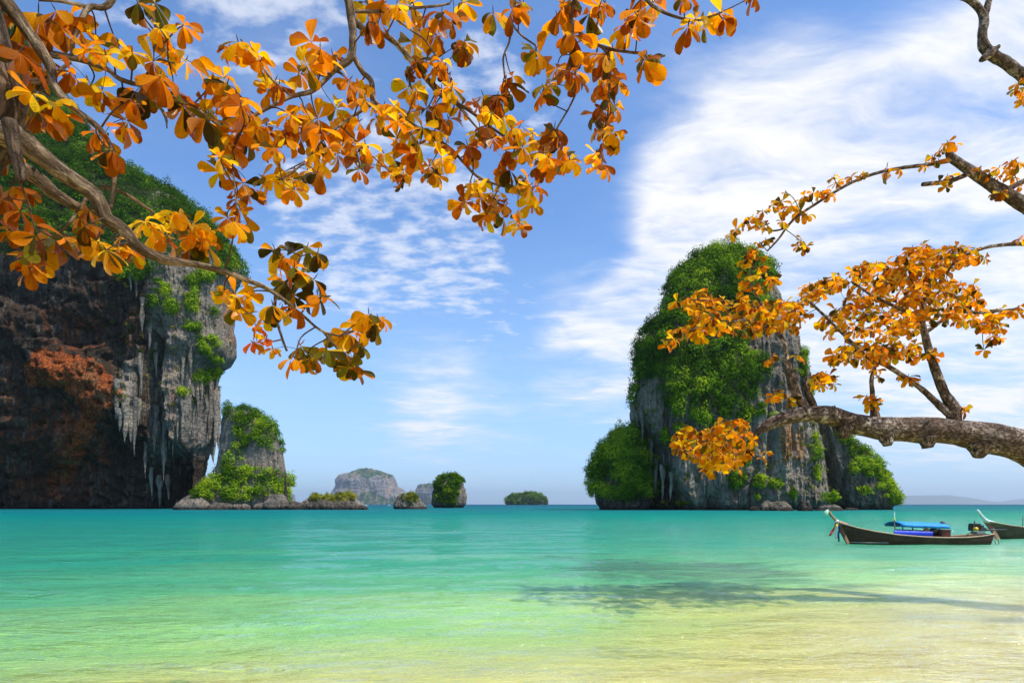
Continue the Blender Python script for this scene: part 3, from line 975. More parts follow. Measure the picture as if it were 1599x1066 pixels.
p_, n_ = rt.pick(gaus(a, b, 1045, 786, 18, 4) * fr, 26)
foliage_mass("dry_grass", p_, n_, M['green_yellow'], tw, rad=(.5, 1.1), leaf=(.3, .6), per=60)
stalactites(rt, tw, [(985, 640, 700, 10), (992, 640, 715, 9), (998, 650, 722, 8), (1004, 640, 690, 7), (1010, 700, 760, 7), (980, 630, 670, 6), (1018, 690, 740, 7), (1026, 720, 770, 8), (1036, 730, 782, 7), (1050, 740, 780, 6)], M['rock_tower'])

# left shoulder of the tower
rows = [(674, 978, 1000), (681, 967, 1008), (697, 951, 1014), (716, 937, 1017), (736, 929, 1018), (752, 928, 1018), (770, 929, 1018), (785, 931, 1018), (797, 932, 1018), (806, 932, 1018)]
rl = Rock(rows, 255, .7, 150, 260, boxy=.85, seed=6.2, amp=.5, notch=1.6, ry_max=14)
rl.build("rock_shoulder", M['rock_tower'], tw, grey=.35)
a, b = rl.px, rl.py
p_, n_ = rl.pick((b < 777) & (rl.n[..., 1] < .5), 430)
foliage_mass("shoulder_jungle", p_, n_, M['green'], tw, rad=(1.2, 3.0), leaf=(.42, .85), per=110, tint=(.25, .9))
# right shoulder: a leaning slab
rows = [(655, 1277, 1284), (662, 1272, 1298), (675, 1274, 1318), (692, 1276, 1334), (710, 1278, 1350), (735, 1281, 1368), (755, 1284, 1384), (772, 1286, 1395), (785, 1288, 1397), (797, 1290, 1394), (806, 1290, 1393)]


def slab_carve(a, b, P):
    e = np.interp(b, [650, 700, 760, 800], [1288, 1306, 1325, 1340])
    return 9 * sstep(0, 22, e - a) + 1.5 * fbm(np.stack([(a - .35 * b) / 8., b / 40., a * 0], -1), 3)


rr_ = Rock(rows, 255, .7, 180, 300, boxy=.85, seed=8.8, amp=.5, notch=2.0, ry_max=16, carve=slab_carve)
rr_.build("rock_shoulder", M['rock_tower'], tw, grey=.42)
a, b = rr_.px, rr_.py
sl = inpoly(a, b, [(1296, 665), (1330, 675), (1420, 770), (1415, 786), (1385, 784), (1368, 760), (1348, 738), (1330, 712), (1310, 690)]) | (gaus(a, b, 1350, 766, 14, 8) > .4) | (gaus(a, b, 1330, 735, 8, 6) > .5)
p_, n_ = rr_.pick(sl & (rr_.n[..., 1] < .6), 230)
foliage_mass("shoulder_jungle", p_, n_, M['green'], tw, rad=(1.0, 2.4), leaf=(.4, .8), per=100, tint=(.4, 1.0))
# the lone bush and the ledge in front of the gap
p0 = at(1294, 779, 216)
pp = np.array([[p0.x + random.uniform(-3, 3), p0.y + random.uniform(-1, 1), p0.z + random.uniform(-1.2, 1.5)] for _ in range(16)])
foliage_mass("lone_bush", pp, np.tile([[0, -.3, 1.]], (16, 1)), M['green'], tw, rad=(.9, 1.7), leaf=(.35, .7), per=110, tint=(.6, 1.0))
rows = [(787, 1284, 1303), (791, 1278, 1312), (797, 1272, 1318), (803, 1270, 1322)]
Rock(rows, 216, .5, 40, 90, seed=3.3, amp=.25, unit=.6, notch=.5).build("rock_ledge", M['rock_small'], tw, grey=.5, stain=.2)
def boulders(parent, mat, lst, stain=.15):
    for k, (x, y, w, h, Y) in enumerate(lst):
        r_ = Rock([(y - h, x - w * .22, x + w * .18), (y - h * .8, x - w * .38, x + w * .34), (y - h * .35, x - w * .5, x + w * .48), (y, x - w * .5, x + w * .5), (y + 6, x - w * .5, x + w * .5)], Y, .6, 26, 60, seed=k * 1.7 + x, amp=1.5, unit=max(.22, w * Y / F / 17), notch=.3)
        r_.build("boulder", mat, parent, grey=random.uniform(.2, .6), stain=stain)


boulders(tw, M['rock_tower'], [(1213, 797, 52, 12, 211), (1258, 797, 24, 14, 211), (1180, 797, 20, 7, 211), (1330, 797, 20, 5, 237)], .35)
boulders(sr, M['rock_small'], [(432, 796, 34, 24, 258), (410, 796, 24, 12, 257), (300, 796, 46, 12, 256), (345, 796, 40, 10, 254), (378, 796, 26, 8, 254), (448, 796, 14, 10, 260)], .25)


# ---- small islets and far islands
def islet(label, rows, Y, ratio, nz, na, mat, seed, amp, unit, notch, veg_fn=None, nveg=0, vmat='green', rad=(.8, 1.8), leaf=(.35, .7), per=80, tint=(.2, .9), grey=.5, stain=None, veg=None, name="rock_islet", cat="rock islet", ry_max=None, vname="shrubs"):
    q = at(sum(r[1] + r[2] for r in rows) / len(rows) / 2, HY, Y)
    e = empty(name, (q.x, Y, 0), label, cat)
    r_ = Rock(rows, Y, ratio, nz, na, boxy=.8, seed=seed, amp=amp, unit=unit, notch=notch, ry_max=ry_max)
    a, b = r_.px, r_.py
    r_.build("rock", mat, e, grey=grey, stain=0 if stain is None else stain(a, b), veg=0 if veg is None else veg(a, b, r_.n))
    if nveg:
        p_, n_ = r_.pick(veg_fn(a, b, r_.n) & (r_.n[..., 1] < .6), nveg)
        foliage_mass(vname, p_, n_, M[vmat], e, rad=rad, leaf=leaf, per=per, tint=tint)
    return e, r_


e1, r1 = islet("low flat rock with yellow green shrubs, right of the small wooded rock",
               [(776, 492, 540), (780, 484, 552), (786, 476, 560), (790, 462, 568), (795, 452, 572), (800, 452, 572)], 272, .35, 80, 260, M['rock_small'], 5.5, 1.7, .5, .4,
               lambda a, b, n: (b < 784) & (a > 486) & (a < 552), 110, 'green_yellow', (.6, 1.5), (.3, .6), 80, (.3, 1.0), grey=.75)
boulders(e1, M['rock_small'], [(468, 795, 40, 8, 262), (500, 795, 46, 10, 261), (545, 795, 50, 11, 260), (522, 795, 26, 6, 258), (563, 795, 20, 5, 262)], .1)
islet("little pointed rock with a few shrubs on top, left of the tall round islet",
      [(774, 628, 640), (776, 622, 648), (782, 619, 656), (789, 617, 664), (794, 617, 668), (799, 617, 668)], 290, .7, 60, 140, M['rock_small'], 7.7, 1.1, .5, .5,
      lambda a, b, n: inpoly(a, b, [(628, 768), (645, 770), (655, 782), (640, 785), (630, 780)]), 45, 'green_yellow', (.5, 1.2), (.3, .6), 80, (.2, .8), grey=.5, stain=lambda a, b: .3 * gaus(a, b, 625, 790, 10, 8))
islet("tall rounded green islet on the horizon, right of the little pointed rock",
      [(744, 694, 708), (748, 688, 714), (755, 682, 720), (765, 679, 724), (775, 677, 727), (785, 676, 726), (792.4, 676, 724), (797, 676, 724)], 395, .8, 110, 200, M['rock_small'], 9.1, .9, .8, 1.4,
      lambda a, b, n: (b < 786) & (a < 722 - (b - 750) * .30) & (a > 681), 230, 'green', (.9, 2.2), (.5, .95), 75, (.0, .55), grey=.5, stain=lambda a, b: .6 * gaus(a, b, 681, 786, 6, 8) + .35 * gaus(a, b, 716, 776, 6, 8))
islet("low wooded island alone on the horizon, right of centre", [(772.5, 808, 832), (774, 800, 840), (778, 794, 848), (783, 791, 852), (788.4, 791, 852), (790, 791, 852)], 2200, .6, 60, 160, M['rock_mid'], 3.9, .4, 4.5, 2.0,
      lambda a, b, n: (b < 786), 420, 'green', (3.5, 8.5), (2.2, 4.5), 45, (.0, .6), grey=.8, name="wooded_island", cat="island")
def far(label, rows, Y, seed, amp, unit, stain, veg, nz=170, na=420, grey=.75):
    q = at(sum(r[1] + r[2] for r in rows) / len(rows) / 2, HY, Y)
    r_ = Rock(rows, Y, .5, nz, na, boxy=.75, seed=seed, amp=amp, unit=unit, notch=.2)
    o = r_.build("far_island", M['rock_far'], None, grey=grey, stain=stain(r_.px, r_.py), veg=veg(r_.px, r_.py, r_.n))
    tag(o, label, "island", "hazy islands on the far horizon")


far("broad hazy island with pale cliffs on the far horizon, behind the low flat rock",
    [(733.5, 569, 577), (736, 560, 585), (739, 553, 593), (742, 547, 603), (745, 538, 611), (748, 531, 614), (753, 528, 617), (762, 526, 621), (768, 522, 627), (776, 516, 634), (783, 512, 638), (787.6, 510, 640), (789, 510, 640)],
    9000, 1.9, 1.1, 33.0, lambda a, b: .55 * gaus(a, b, 543, 766, 8, 5) + .6 * gaus(a, b, 607, 766, 10, 9) + .4 * gaus(a, b, 577, 765, 5, 4),
    lambda a, b, n: np.maximum(.80 * (b < 744 + 3 * np.sin(a / 5.)) * (a > 545), .95 * sstep(766, 774, b + 4 * np.sin(a / 9.) - np.abs(a - 570) * .08)) + .3 * sstep(.25, .6, n[..., 2]))
far("second hazy island partly hidden behind the tall rounded islet",
    [(755, 662, 682), (757, 655, 690), (762, 651, 698), (770, 648, 702), (780, 646, 705), (787.6, 645, 706), (789, 645, 706)],
    9800, 4.4, 1.1, 33.0, lambda a, b: 0 * a, lambda a, b, n: .7 * (b < 762) + .9 * sstep(772, 780, b) + .3 * sstep(.25, .6, n[..., 2]), 90, 220)
far("tiny pale hazy islet just right of the small wooded rock's spire",
    [(770, 452, 456), (773, 449, 459), (779, 447, 460), (787.5, 446, 461), (789, 446, 461)],
    12500, 7.4, .6, 28.0, lambda a, b: 0 * a, lambda a, b, n: .5 + 0 * a, 50, 90)
# hills dissolving in the air on the right horizon
hp = [(1330, 784), (1385, 779), (1405, 774), (1440, 773), (1480, 772.5), (1510, 776), (1540, 781), (1560, 783), (1590, 779), (1640, 776), (1700, 774), (1780, 779), (1900, 786)]
hx = np.linspace(1330, 1900, 240)
hy = np.interp(hx, [p[0] for p in hp], [p[1] for p in hp]) + .5 * pnoise(np.stack([hx / 9., hx * 0, hx * 0], -1))
V, Fc = [], []
for i, (x, y) in enumerate(zip(hx, hy)):
    T = at(x, y, 30000)
    V += [(T.x, 28500, -3), (T.x, 29200, T.z * .55), (T.x, 30000, T.z), (T.x, 31000, T.z * .5), (T.x, 32000, -3)]
    if i:
        for k in range(4):
            Fc.append(((i - 1) * 5 + k, i * 5 + k, i * 5 + k + 1, (i - 1) * 5 + k + 1))
o = mesh_np("hills", V, Fc, plain("distant wooded hills", (.06, .085, .05), .95, .05, .3, .004))
tag(o, kind='structure')


# ------------------------------------------------------------------ almond trees in the foreground
def leaf_template(n_rows, bend, cup, twist):
    prof = [(0, .015), (.10, .04), (.28, .115), (.48, .195), (.68, .255), (.84, .245), (.95, .155), (1.0, .03)]
    if n_rows == 5:
        prof = [(0, .02), (.25, .12), (.55, .26), (.82, .28), (1.0, .05)]
    V, UV = [], []
    ang, x, z = 0.0, 0.0, 0.0
    pt = 0
    for (t, w) in prof:
        dt = t - pt; pt = t
        ang = -bend * t ** 1.3
        x += dt * math.cos(ang); z += dt * math.sin(ang)
        nx, nz = -math.sin(ang), math.cos(ang)
        tw = twist * t
        for s in (-1, 0, 1):
            lift = cup * w * abs(s)
            V.append((x + nx * (lift + s * w * math.sin(tw)), s * w * math.cos(tw), z + nz * (lift + s * w * math.sin(tw))))
            UV.append((.5 + s * .5 * w / .3, t))
    Fq = []
    for i in range(len(prof) - 1):
        for k in range(2):
            Fq.append((i * 3 + k, (i + 1) * 3 + k, (i + 1) * 3 + k + 1, i * 3 + k + 1))
    return np.array(V), np.array(Fq), np.array(UV)


TONES = {'orange': (.62, .215, .002), 'amber': (.76, .34, .002), 'yellow': (.90, .55, .003), 'rust': (.33, .085, .002), 'olive': (.17, .14, .008), 'dark': (.06, .045, .006), 'red': (.80, .14, .02)}  # yellow, rust and dark also put sunlit tops and shaded undersides into leaf colour


def tone_of(mix):
    r = random.random()
    acc = 0
    for k, w in mix:
        acc += w
        if r < acc: break
    c = np.array(TONES[k])
    return np.clip(c * random.uniform(.82, 1.18) * np.array([1, random.uniform(.88, 1.12), 1]), 0, .95)


class Tree:
    def __init__(self, name, loc, label, depth_fn, bark, rows):
        self.e = empty(name, loc, label, "tree", "orange leaved almond trees framing the bay")
        self.depth = depth_fn
        self.bark = bark
        self.nodes = []                                # points on the branches a twig may start from
        self.leaves = []                               # (matrix 4x4, template index, colour, size)
        self.tpl = [leaf_template(rows, b, c, t) for (b, c, t) in ((.35, .30, .1), (.7, .45, -.15), (1.05, .30, .2), (.15, .55, -.1), (.55, .15, .3), (1.3, .5, 0), (.9, .1, -.45), (-.25, .6, .2), (.5, .75, .35))]
        self.twig = MB()

    def limb(self, name, pts, rough=.06, sides=10, sub=6, push=0.0, lumps=0.0, mat=None):
        """pts: (px, py, diameter px[, distance]); a tapered tube with an uneven skin."""
        rows = []
        for p in pts:
            Y = p[3] if len(p) > 3 else self.depth(p[0], p[1]) + push
            q = at(p[0], p[1], Y)
            rows.append((q.x, q.y, q.z, p[2] * Y / F * .5 * (.80 if push else 1)))
        sp = spline(rows, sub)
        n = sides
        m = len(sp)
        C = np.array([s[:3] for s in sp]); rad = np.array([max(s[3], .002) for s in sp])
        T = np.gradient(C, axis=0); T /= np.linalg.norm(T, axis=1)[:, None]
        ref = np.cross(T[0], [0.3, 0.2, 1.0]); ref /= np.linalg.norm(ref)
        V = np.zeros((m, n, 3))
        th = np.linspace(0, 2 * math.pi, n, endpoint=False)
        for i in range(m):
            ref = ref - T[i] * ref.dot(T[i]); ref /= np.linalg.norm(ref)
            bi = np.cross(T[i], ref)
            V[i] = ref[None] * np.cos(th)[:, None] + bi[None] * np.sin(th)[:, None]
        P0 = C[:, None] + V * rad[:, None, None]
        sc_ = 1 / max(rad.max() * 1.6, .01)
        dis = 1 + rough * 2.4 * fbm(P0 * sc_, 3) + lumps * np.clip(fbm(P0 * sc_ * .45 + 9, 2), 0, 1)
        P = C[:, None] + V * (rad[:, None] * dis)[..., None]
        idx = np.arange(m * n).reshape(m, n)
        f = np.stack([idx[:-1], np.roll(idx, -1, 1)[:-1], np.roll(idx, -1, 1)[1:], idx[1:]], -1).reshape(-1, 4)
        P = np.concatenate([P.reshape(-1, 3), C[:1], C[-1:]])
        tri = np.concatenate([f[:, [0, 1, 2]], f[:, [0, 2, 3]], np.stack([np.roll(idx[0], -1), idx[0], np.full(n, m * n)], -1), np.stack([idx[-1], np.roll(idx[-1], -1), np.full(n, m * n + 1)], -1)])
        al = np.concatenate([[0], np.cumsum(np.linalg.norm(np.diff(C, axis=0), axis=1))])
        ex = lambda q: np.concatenate([q.ravel(), [q.ravel()[0], q.ravel()[-1]]])
        one = np.ones((m, n))
        o_ = mesh_np(name, P, tri, mat or self.bark, self.e, attrs={'round_x': ex(one * rad[:, None] * np.cos(th)[None] + len(self.nodes)), 'round_y': ex(one * rad[:, None] * np.sin(th)[None]), 'along': ex(one * al[:, None])})
        for i in range(0, m, 2):
            self.nodes.append((Vector(C[i]), rad[i]))

    def rosette(self, px, py, r, Y=None, mix=None, n=None, droop=0.0, spread=1.0, jit=None):
        Yd = (self.depth(px, py) if Y is None else Y) + random.uniform(-.35, .35) * (self.jit if jit is None else jit)
        C = at(px, py, Yd)
        L = r * Yd / F * self.big
        n = n or random.choice((5, 6, 6, 7, 7, 8))
        best = min(self.nodes, key=lambda q: (q[0] - C).length_squared)
        d = C - best[0]
        if d.length > .7:                               # too far in depth from any limb: bring it level with the nearest one
            C2 = at(px, py, best[0].y)
            b2 = min(self.nodes, key=lambda q: (q[0] - C2).length_squared)
            if (C2 - b2[0]).length < d.length:
                C, best = C2, b2
                Yd = C.y
                L = r * Yd / F * self.big
                d = C - best[0]
        if d.length > .02:
            h = min(.5 * d.length, .25)
            mid = best[0] + d * .55 + Vector((random.uniform(-.12, .12) * d.length, random.uniform(-.1, .1) * d.length, random.uniform(-.02, .18) * d.length))
            rt_ = min(best[1] * .7, .0065 * self.tw)
            pts = spline([(*best[0], rt_), (*mid, rt_ * .8), (*C, rt_ * .55)], 4)
            self.twig.tube([p[:3] for p in pts], [p[3] for p in pts], 5, cap=False)
            if d.length > .25:
                for p in pts[3:-1:2]:
                    self.nodes.append((Vector(p[:3]), p[3]))
        ax = Vector((random.gauss(0, .45), random.gauss(-.15, .45), 1.0)).normalized()
        if d.length > .02: ax = (ax + d.normalized() * .5).normalized()
        u = ax.orthogonal().normalized(); v = ax.cross(u)
        ph0 = random.uniform(0, 6.28)
        for i in range(n):
            ph = ph0 + i * 2.399 + random.uniform(-.2, .2)
            el = random.uniform(-.75, .55) * spread - droop
            dr = (u * math.cos(ph) + v * math.sin(ph)) * math.cos(el) + ax * math.sin(el)
            dr = (dr + Vector((0, 0, -.28 - droop * .3))).normalized()
            up = (ax + Vector((random.gauss(0, .25), random.gauss(0, .25), random.gauss(0, .25)))).normalized()
            side = up.cross(dr)
            if side.length < .15: side = dr.orthogonal()
            side.normalize()
            nn_ = dr.cross(side)
            s = L * random.uniform(.58, 1.12)
            wd = random.uniform(.78, 1.18)
            Mx = np.eye(4)
            Mx[:3, 0] = np.array(dr) * s; Mx[:3, 1] = np.array(side) * s * wd; Mx[:3, 2] = np.array(nn_) * s
            Mx[:3, 3] = np.array(C + dr * (.05 * L))
            self.leaves.append((Mx, random.randrange(len(self.tpl)), tone_of(mix or self.mix), s / Yd))
        # pointed bud in the middle of the whorl
        self.twig.tube([C, C + ax * L * .16, C + ax * L * .3], [.004 * self.tw, .004 * self.tw, .0008], 5, cap=False)

    def finish(self, top=300):
        t_ = self.twig.build("twigs", M['twig'], self.e)
        tag(t_, kind='stuff')
        inview = []
        for i, (Mx, k, c, s) in enumerate(self.leaves):
            a, b = to_px(Mx[:3, 3][None] + Mx[:3, 0][None] * .5)
            inview.append(s if (8 < a[0] < 1591 and 8 < b[0] < 1058) else 0)
        order = np.argsort(-np.array(inview))
        big = set(order[:top].tolist())
        meshes = []
        for (V, Fq, UV) in self.tpl:
            me = bpy.data.meshes.new("leaf")
            me.from_pydata([tuple(v) for v in V], [], [tuple(int(x) for x in f) for f in Fq])
            u = me.uv_layers.new(name='UVMap')
            for lp in me.loops:
                u.data[lp.index].uv = UV[lp.vertex_index]
            me.polygons.foreach_set('use_smooth', [True] * len(me.polygons))
            me.materials.append(M['leaf_obj'])
            meshes.append(me)
        off = Matrix.Translation(-Vector(self.e.location))
        Vs, Fs, Us, Cs, base = [], [], [], [], 0
        for i, (Mx, k, c, s) in enumerate(self.leaves):
            if i in big:
                o = bpy.data.objects.new("leaf", meshes[k])
                o.parent = self.e
                o.matrix_local = off @ Matrix(Mx.tolist())
                o.color = (*[float(x) for x in c], 1)
                COL.objects.link(o)
            else:
                V, Fq, UV = self.tpl[k]
                Vs.append(V @ Mx[:3, :3].T + Mx[:3, 3]); Fs.append(Fq + base); Us.append(UV)
                Cs.append(np.tile(np.append(c, 1.0), (len(V), 1))); base += len(V)
        if Vs:
            o = mesh_np("foliage", np.concatenate(Vs), np.concatenate(Fs), M['leaf_mass'], self.e, uv=np.concatenate(Us), cols=np.concatenate(Cs))
            tag(o, kind='stuff')


# ---- left tree: trunk just outside the frame, limbs reaching over the view
def depth_left(px, py):
    return float(np.interp(px, [-100, 60, 220, 420, 700, 900, 1150], [3.3, 3.6, 3.9, 4.3, 5.1, 4.8, 4.6])) + .0004 * max(0, 300 - py)


lt = Tree("almond_tree", (-4.6, 3.0, .25), "large almond tree with orange leaves arching over the bay from the left edge", depth_left, M['bark_left'], 8)
lt.jit, lt.tw, lt.big = 1.0, 1.0, 1.08
lt.mix = [('orange', .40), ('amber', .24), ('yellow', .14), ('rust', .14), ('olive', .08)]
lt.limb("trunk", [(-330, 1460, 150, 3.3), (-300, 1000, 125, 3.3), (-230, 640, 110, 3.3), (-120, 380, 92, 3.3), (-30, 225, 74, 3.35), (0, 150, 62, 3.4), (-18, 70, 56, 3.4), (-40, -60, 50, 3.45), (-30, -200, 44, 3.5), (60, -330, 38, 3.6)], .12, 18, 8, lumps=.15, mat=M['bark_shaded'])
lt.limb("branch", [(-30, 215, 50, 3.35), (20, 210, 44), (60, 240, 38), (105, 275, 31), (148, 306, 29), (166, 340, 27), (192, 358, 23), (216, 385, 21), (255, 405, 17), (300, 412, 13), (350, 424, 11), (388, 438, 10), (425, 455, 8), (470, 490, 6), (500, 515, 5), (530, 525, 4)], .10, 14, 8, push=-.22)
lt.limb("branch", [(15, 190, 26), (24, 235, 24), (30, 265, 20), (32, 285, 13)], .16, 10, push=-.4, mat=M['bark_shaded'])
lt.limb("branch", [(-25, -20, 30, 3.4), (10, 5, 26), (40, 45, 23), (68, 85, 21), (80, 108, 18), (84, 132, 15), (110, 165, 13), (150, 196, 11), (168, 218, 9), (180, 250, 8), (178, 290, 8), (172, 326, 7)], .09, 12, 8, push=-.15)
lt.limb("branch", [(74, 84, 11), (120, 92, 9), (165, 107, 8), (190, 125, 7), (240, 140, 5), (300, 165, 4), (345, 200, 3)], .07, 8)
lt.limb("branch", [(210, -120, 12), (175, 0, 9), (140, 12, 8), (125, 36, 8), (115, 60, 7), (113, 78, 6), (112, 92, 5)], .07, 8)
lt.limb("branch", [(138, 12, 6), (100, 3, 5), (60, 0, 4)], .06, 8)
lt.limb("branch", [(78, 124, 11), (52, 128, 10), (34, 134, 9), (30, 146, 8)], .1, 8)
lt.limb("branch", [(110, 97, 5), (80, 122, 5), (58, 148, 4), (40, 165, 4)], .06, 8)
lt.limb("branch", [(30, 262, 24), (62, 283, 22), (92, 307, 19), (125, 326, 12)], .12, 10)
lt.limb("branch", [(136, 308, 6), (115, 340, 5), (85, 372, 4)], .06, 8)
lt.limb("branch", [(155, 291, 6), (190, 300, 6), (230, 325, 5), (258, 345, 4), (290, 352, 3)], .06, 8)
lt.limb("branch", [(60, -330, 36, 3.6), (260, -300, 30, 3.9), (430, -190, 22, 4.3), (520, -80, 17), (541, -10, 14), (549, 30, 13), (551, 62, 12), (546, 92, 11), (520, 112, 8), (490, 141, 7), (455, 151, 6), (425, 166, 5), (390, 186, 5), (372, 214, 4), (362, 245, 3.5), (366, 285, 3), (370, 330, 3)], .09, 10, 7)
lt.limb("branch", [(546, 28, 9), (570, 46, 9), (602, 56, 8), (630, 80, 8), (650, 106, 7), (668, 126, 7), (690, 150, 6), (730, 171, 5), (762, 196, 4), (792, 217, 3.5), (812, 238, 3)], .08, 8)
lt.limb("branch", [(549, 84, 8), (566, 112, 8), (580, 128, 8), (586, 160, 7.5), (620, 181, 7), (660, 206, 6), (700, 230, 5), (726, 256, 4), (746, 276, 4), (780, 290, 3), (815, 296, 2.5)], .08, 8)
lt.limb("branch", [(652, 108, 4), (690, 142, 4), (720, 171, 3.5), (746, 201, 3), (776, 228, 2.5)], .06, 6)
lt.limb("branch", [(545, 18, 5), (590, 18, 5), (630, 14, 4), (680, 10, 3.5), (702, 6, 3)], .06, 6)
lt.limb("branch", [(604, 20, 3.5), (640, 46, 3), (666, 66, 2.6), (690, 105, 2.2)], .06, 6)
lt.limb("branch", [(60, -330, 34, 3.6), (430, -330, 28, 4.2), (760, -210, 20, 4.8), (895, -60, 10, 4.8), (892, 20, 7), (895, 38, 6), (916, 60, 6), (945, 75, 5), (985, 82, 4), (1004, 84, 4), (1012, 92, 3)], .08, 8, 7)
lt.limb("branch", [(938, 72, 4), (950, 88, 4), (952, 120, 4), (950, 170, 3), (945, 200, 3)], .06, 6)
lt.limb("branch", [(896, 38, 4), (890, 70, 4), (893, 95, 4), (902, 132, 3.5), (892, 162, 3), (870, 200, 3)], .06, 6)
lt.limb("branch", [(790, -170, 8), (803, 0, 5), (799, 40, 4), (795, 66, 3.5), (786, 90, 3), (788, 118, 3)], .06, 6)
lt.limb("branch", [(799, 38, 3.5), (815, 56, 3), (836, 71, 2.6)], .06, 6)
lt.limb("branch", [(760, -210, 14, 4.8), (930, -90, 9), (1005, -5, 6), (1030, 16, 5), (1060, 28, 4), (1088, 32, 3.5), (1122, 22, 3)], .07, 8)
lt.limb("branch", [(300, -290, 9, 3.95), (250, -60, 6), (239, 20, 5), (248, 56, 5), (240, 76, 3.5)], .07, 8)
lt.limb("branch", [(247, 55, 4), (256, 68, 3.5), (266, 106, 3)], .06, 6)
lt.limb("branch", [(455, 150, 4), (430, 130, 3.5), (402, 96, 3), (376, 62, 2.6)], .06, 6)
lt.limb("branch", [(586, 160, 5), (560, 176, 4.5), (540, 190, 4), (512, 210, 3.6), (490, 236, 3.2), (468, 260, 3), (440, 280, 2.5)], .06, 6)
lt.limb("branch", [(430, 458, 5), (430, 490, 4.5), (438, 520, 4), (448, 548, 3.5)], .06, 6)
lt.limb("branch", [(425, 455, 5), (455, 432, 4), (470, 400, 3)], .06, 6)
lt.limb("branch", [(530, 525, 4), (560, 512, 3.5), (580, 490, 3)], .06, 6)
lt.limb("branch", [(505, 518, 4), (528, 545, 3.5), (548, 560, 3)], .06, 6)

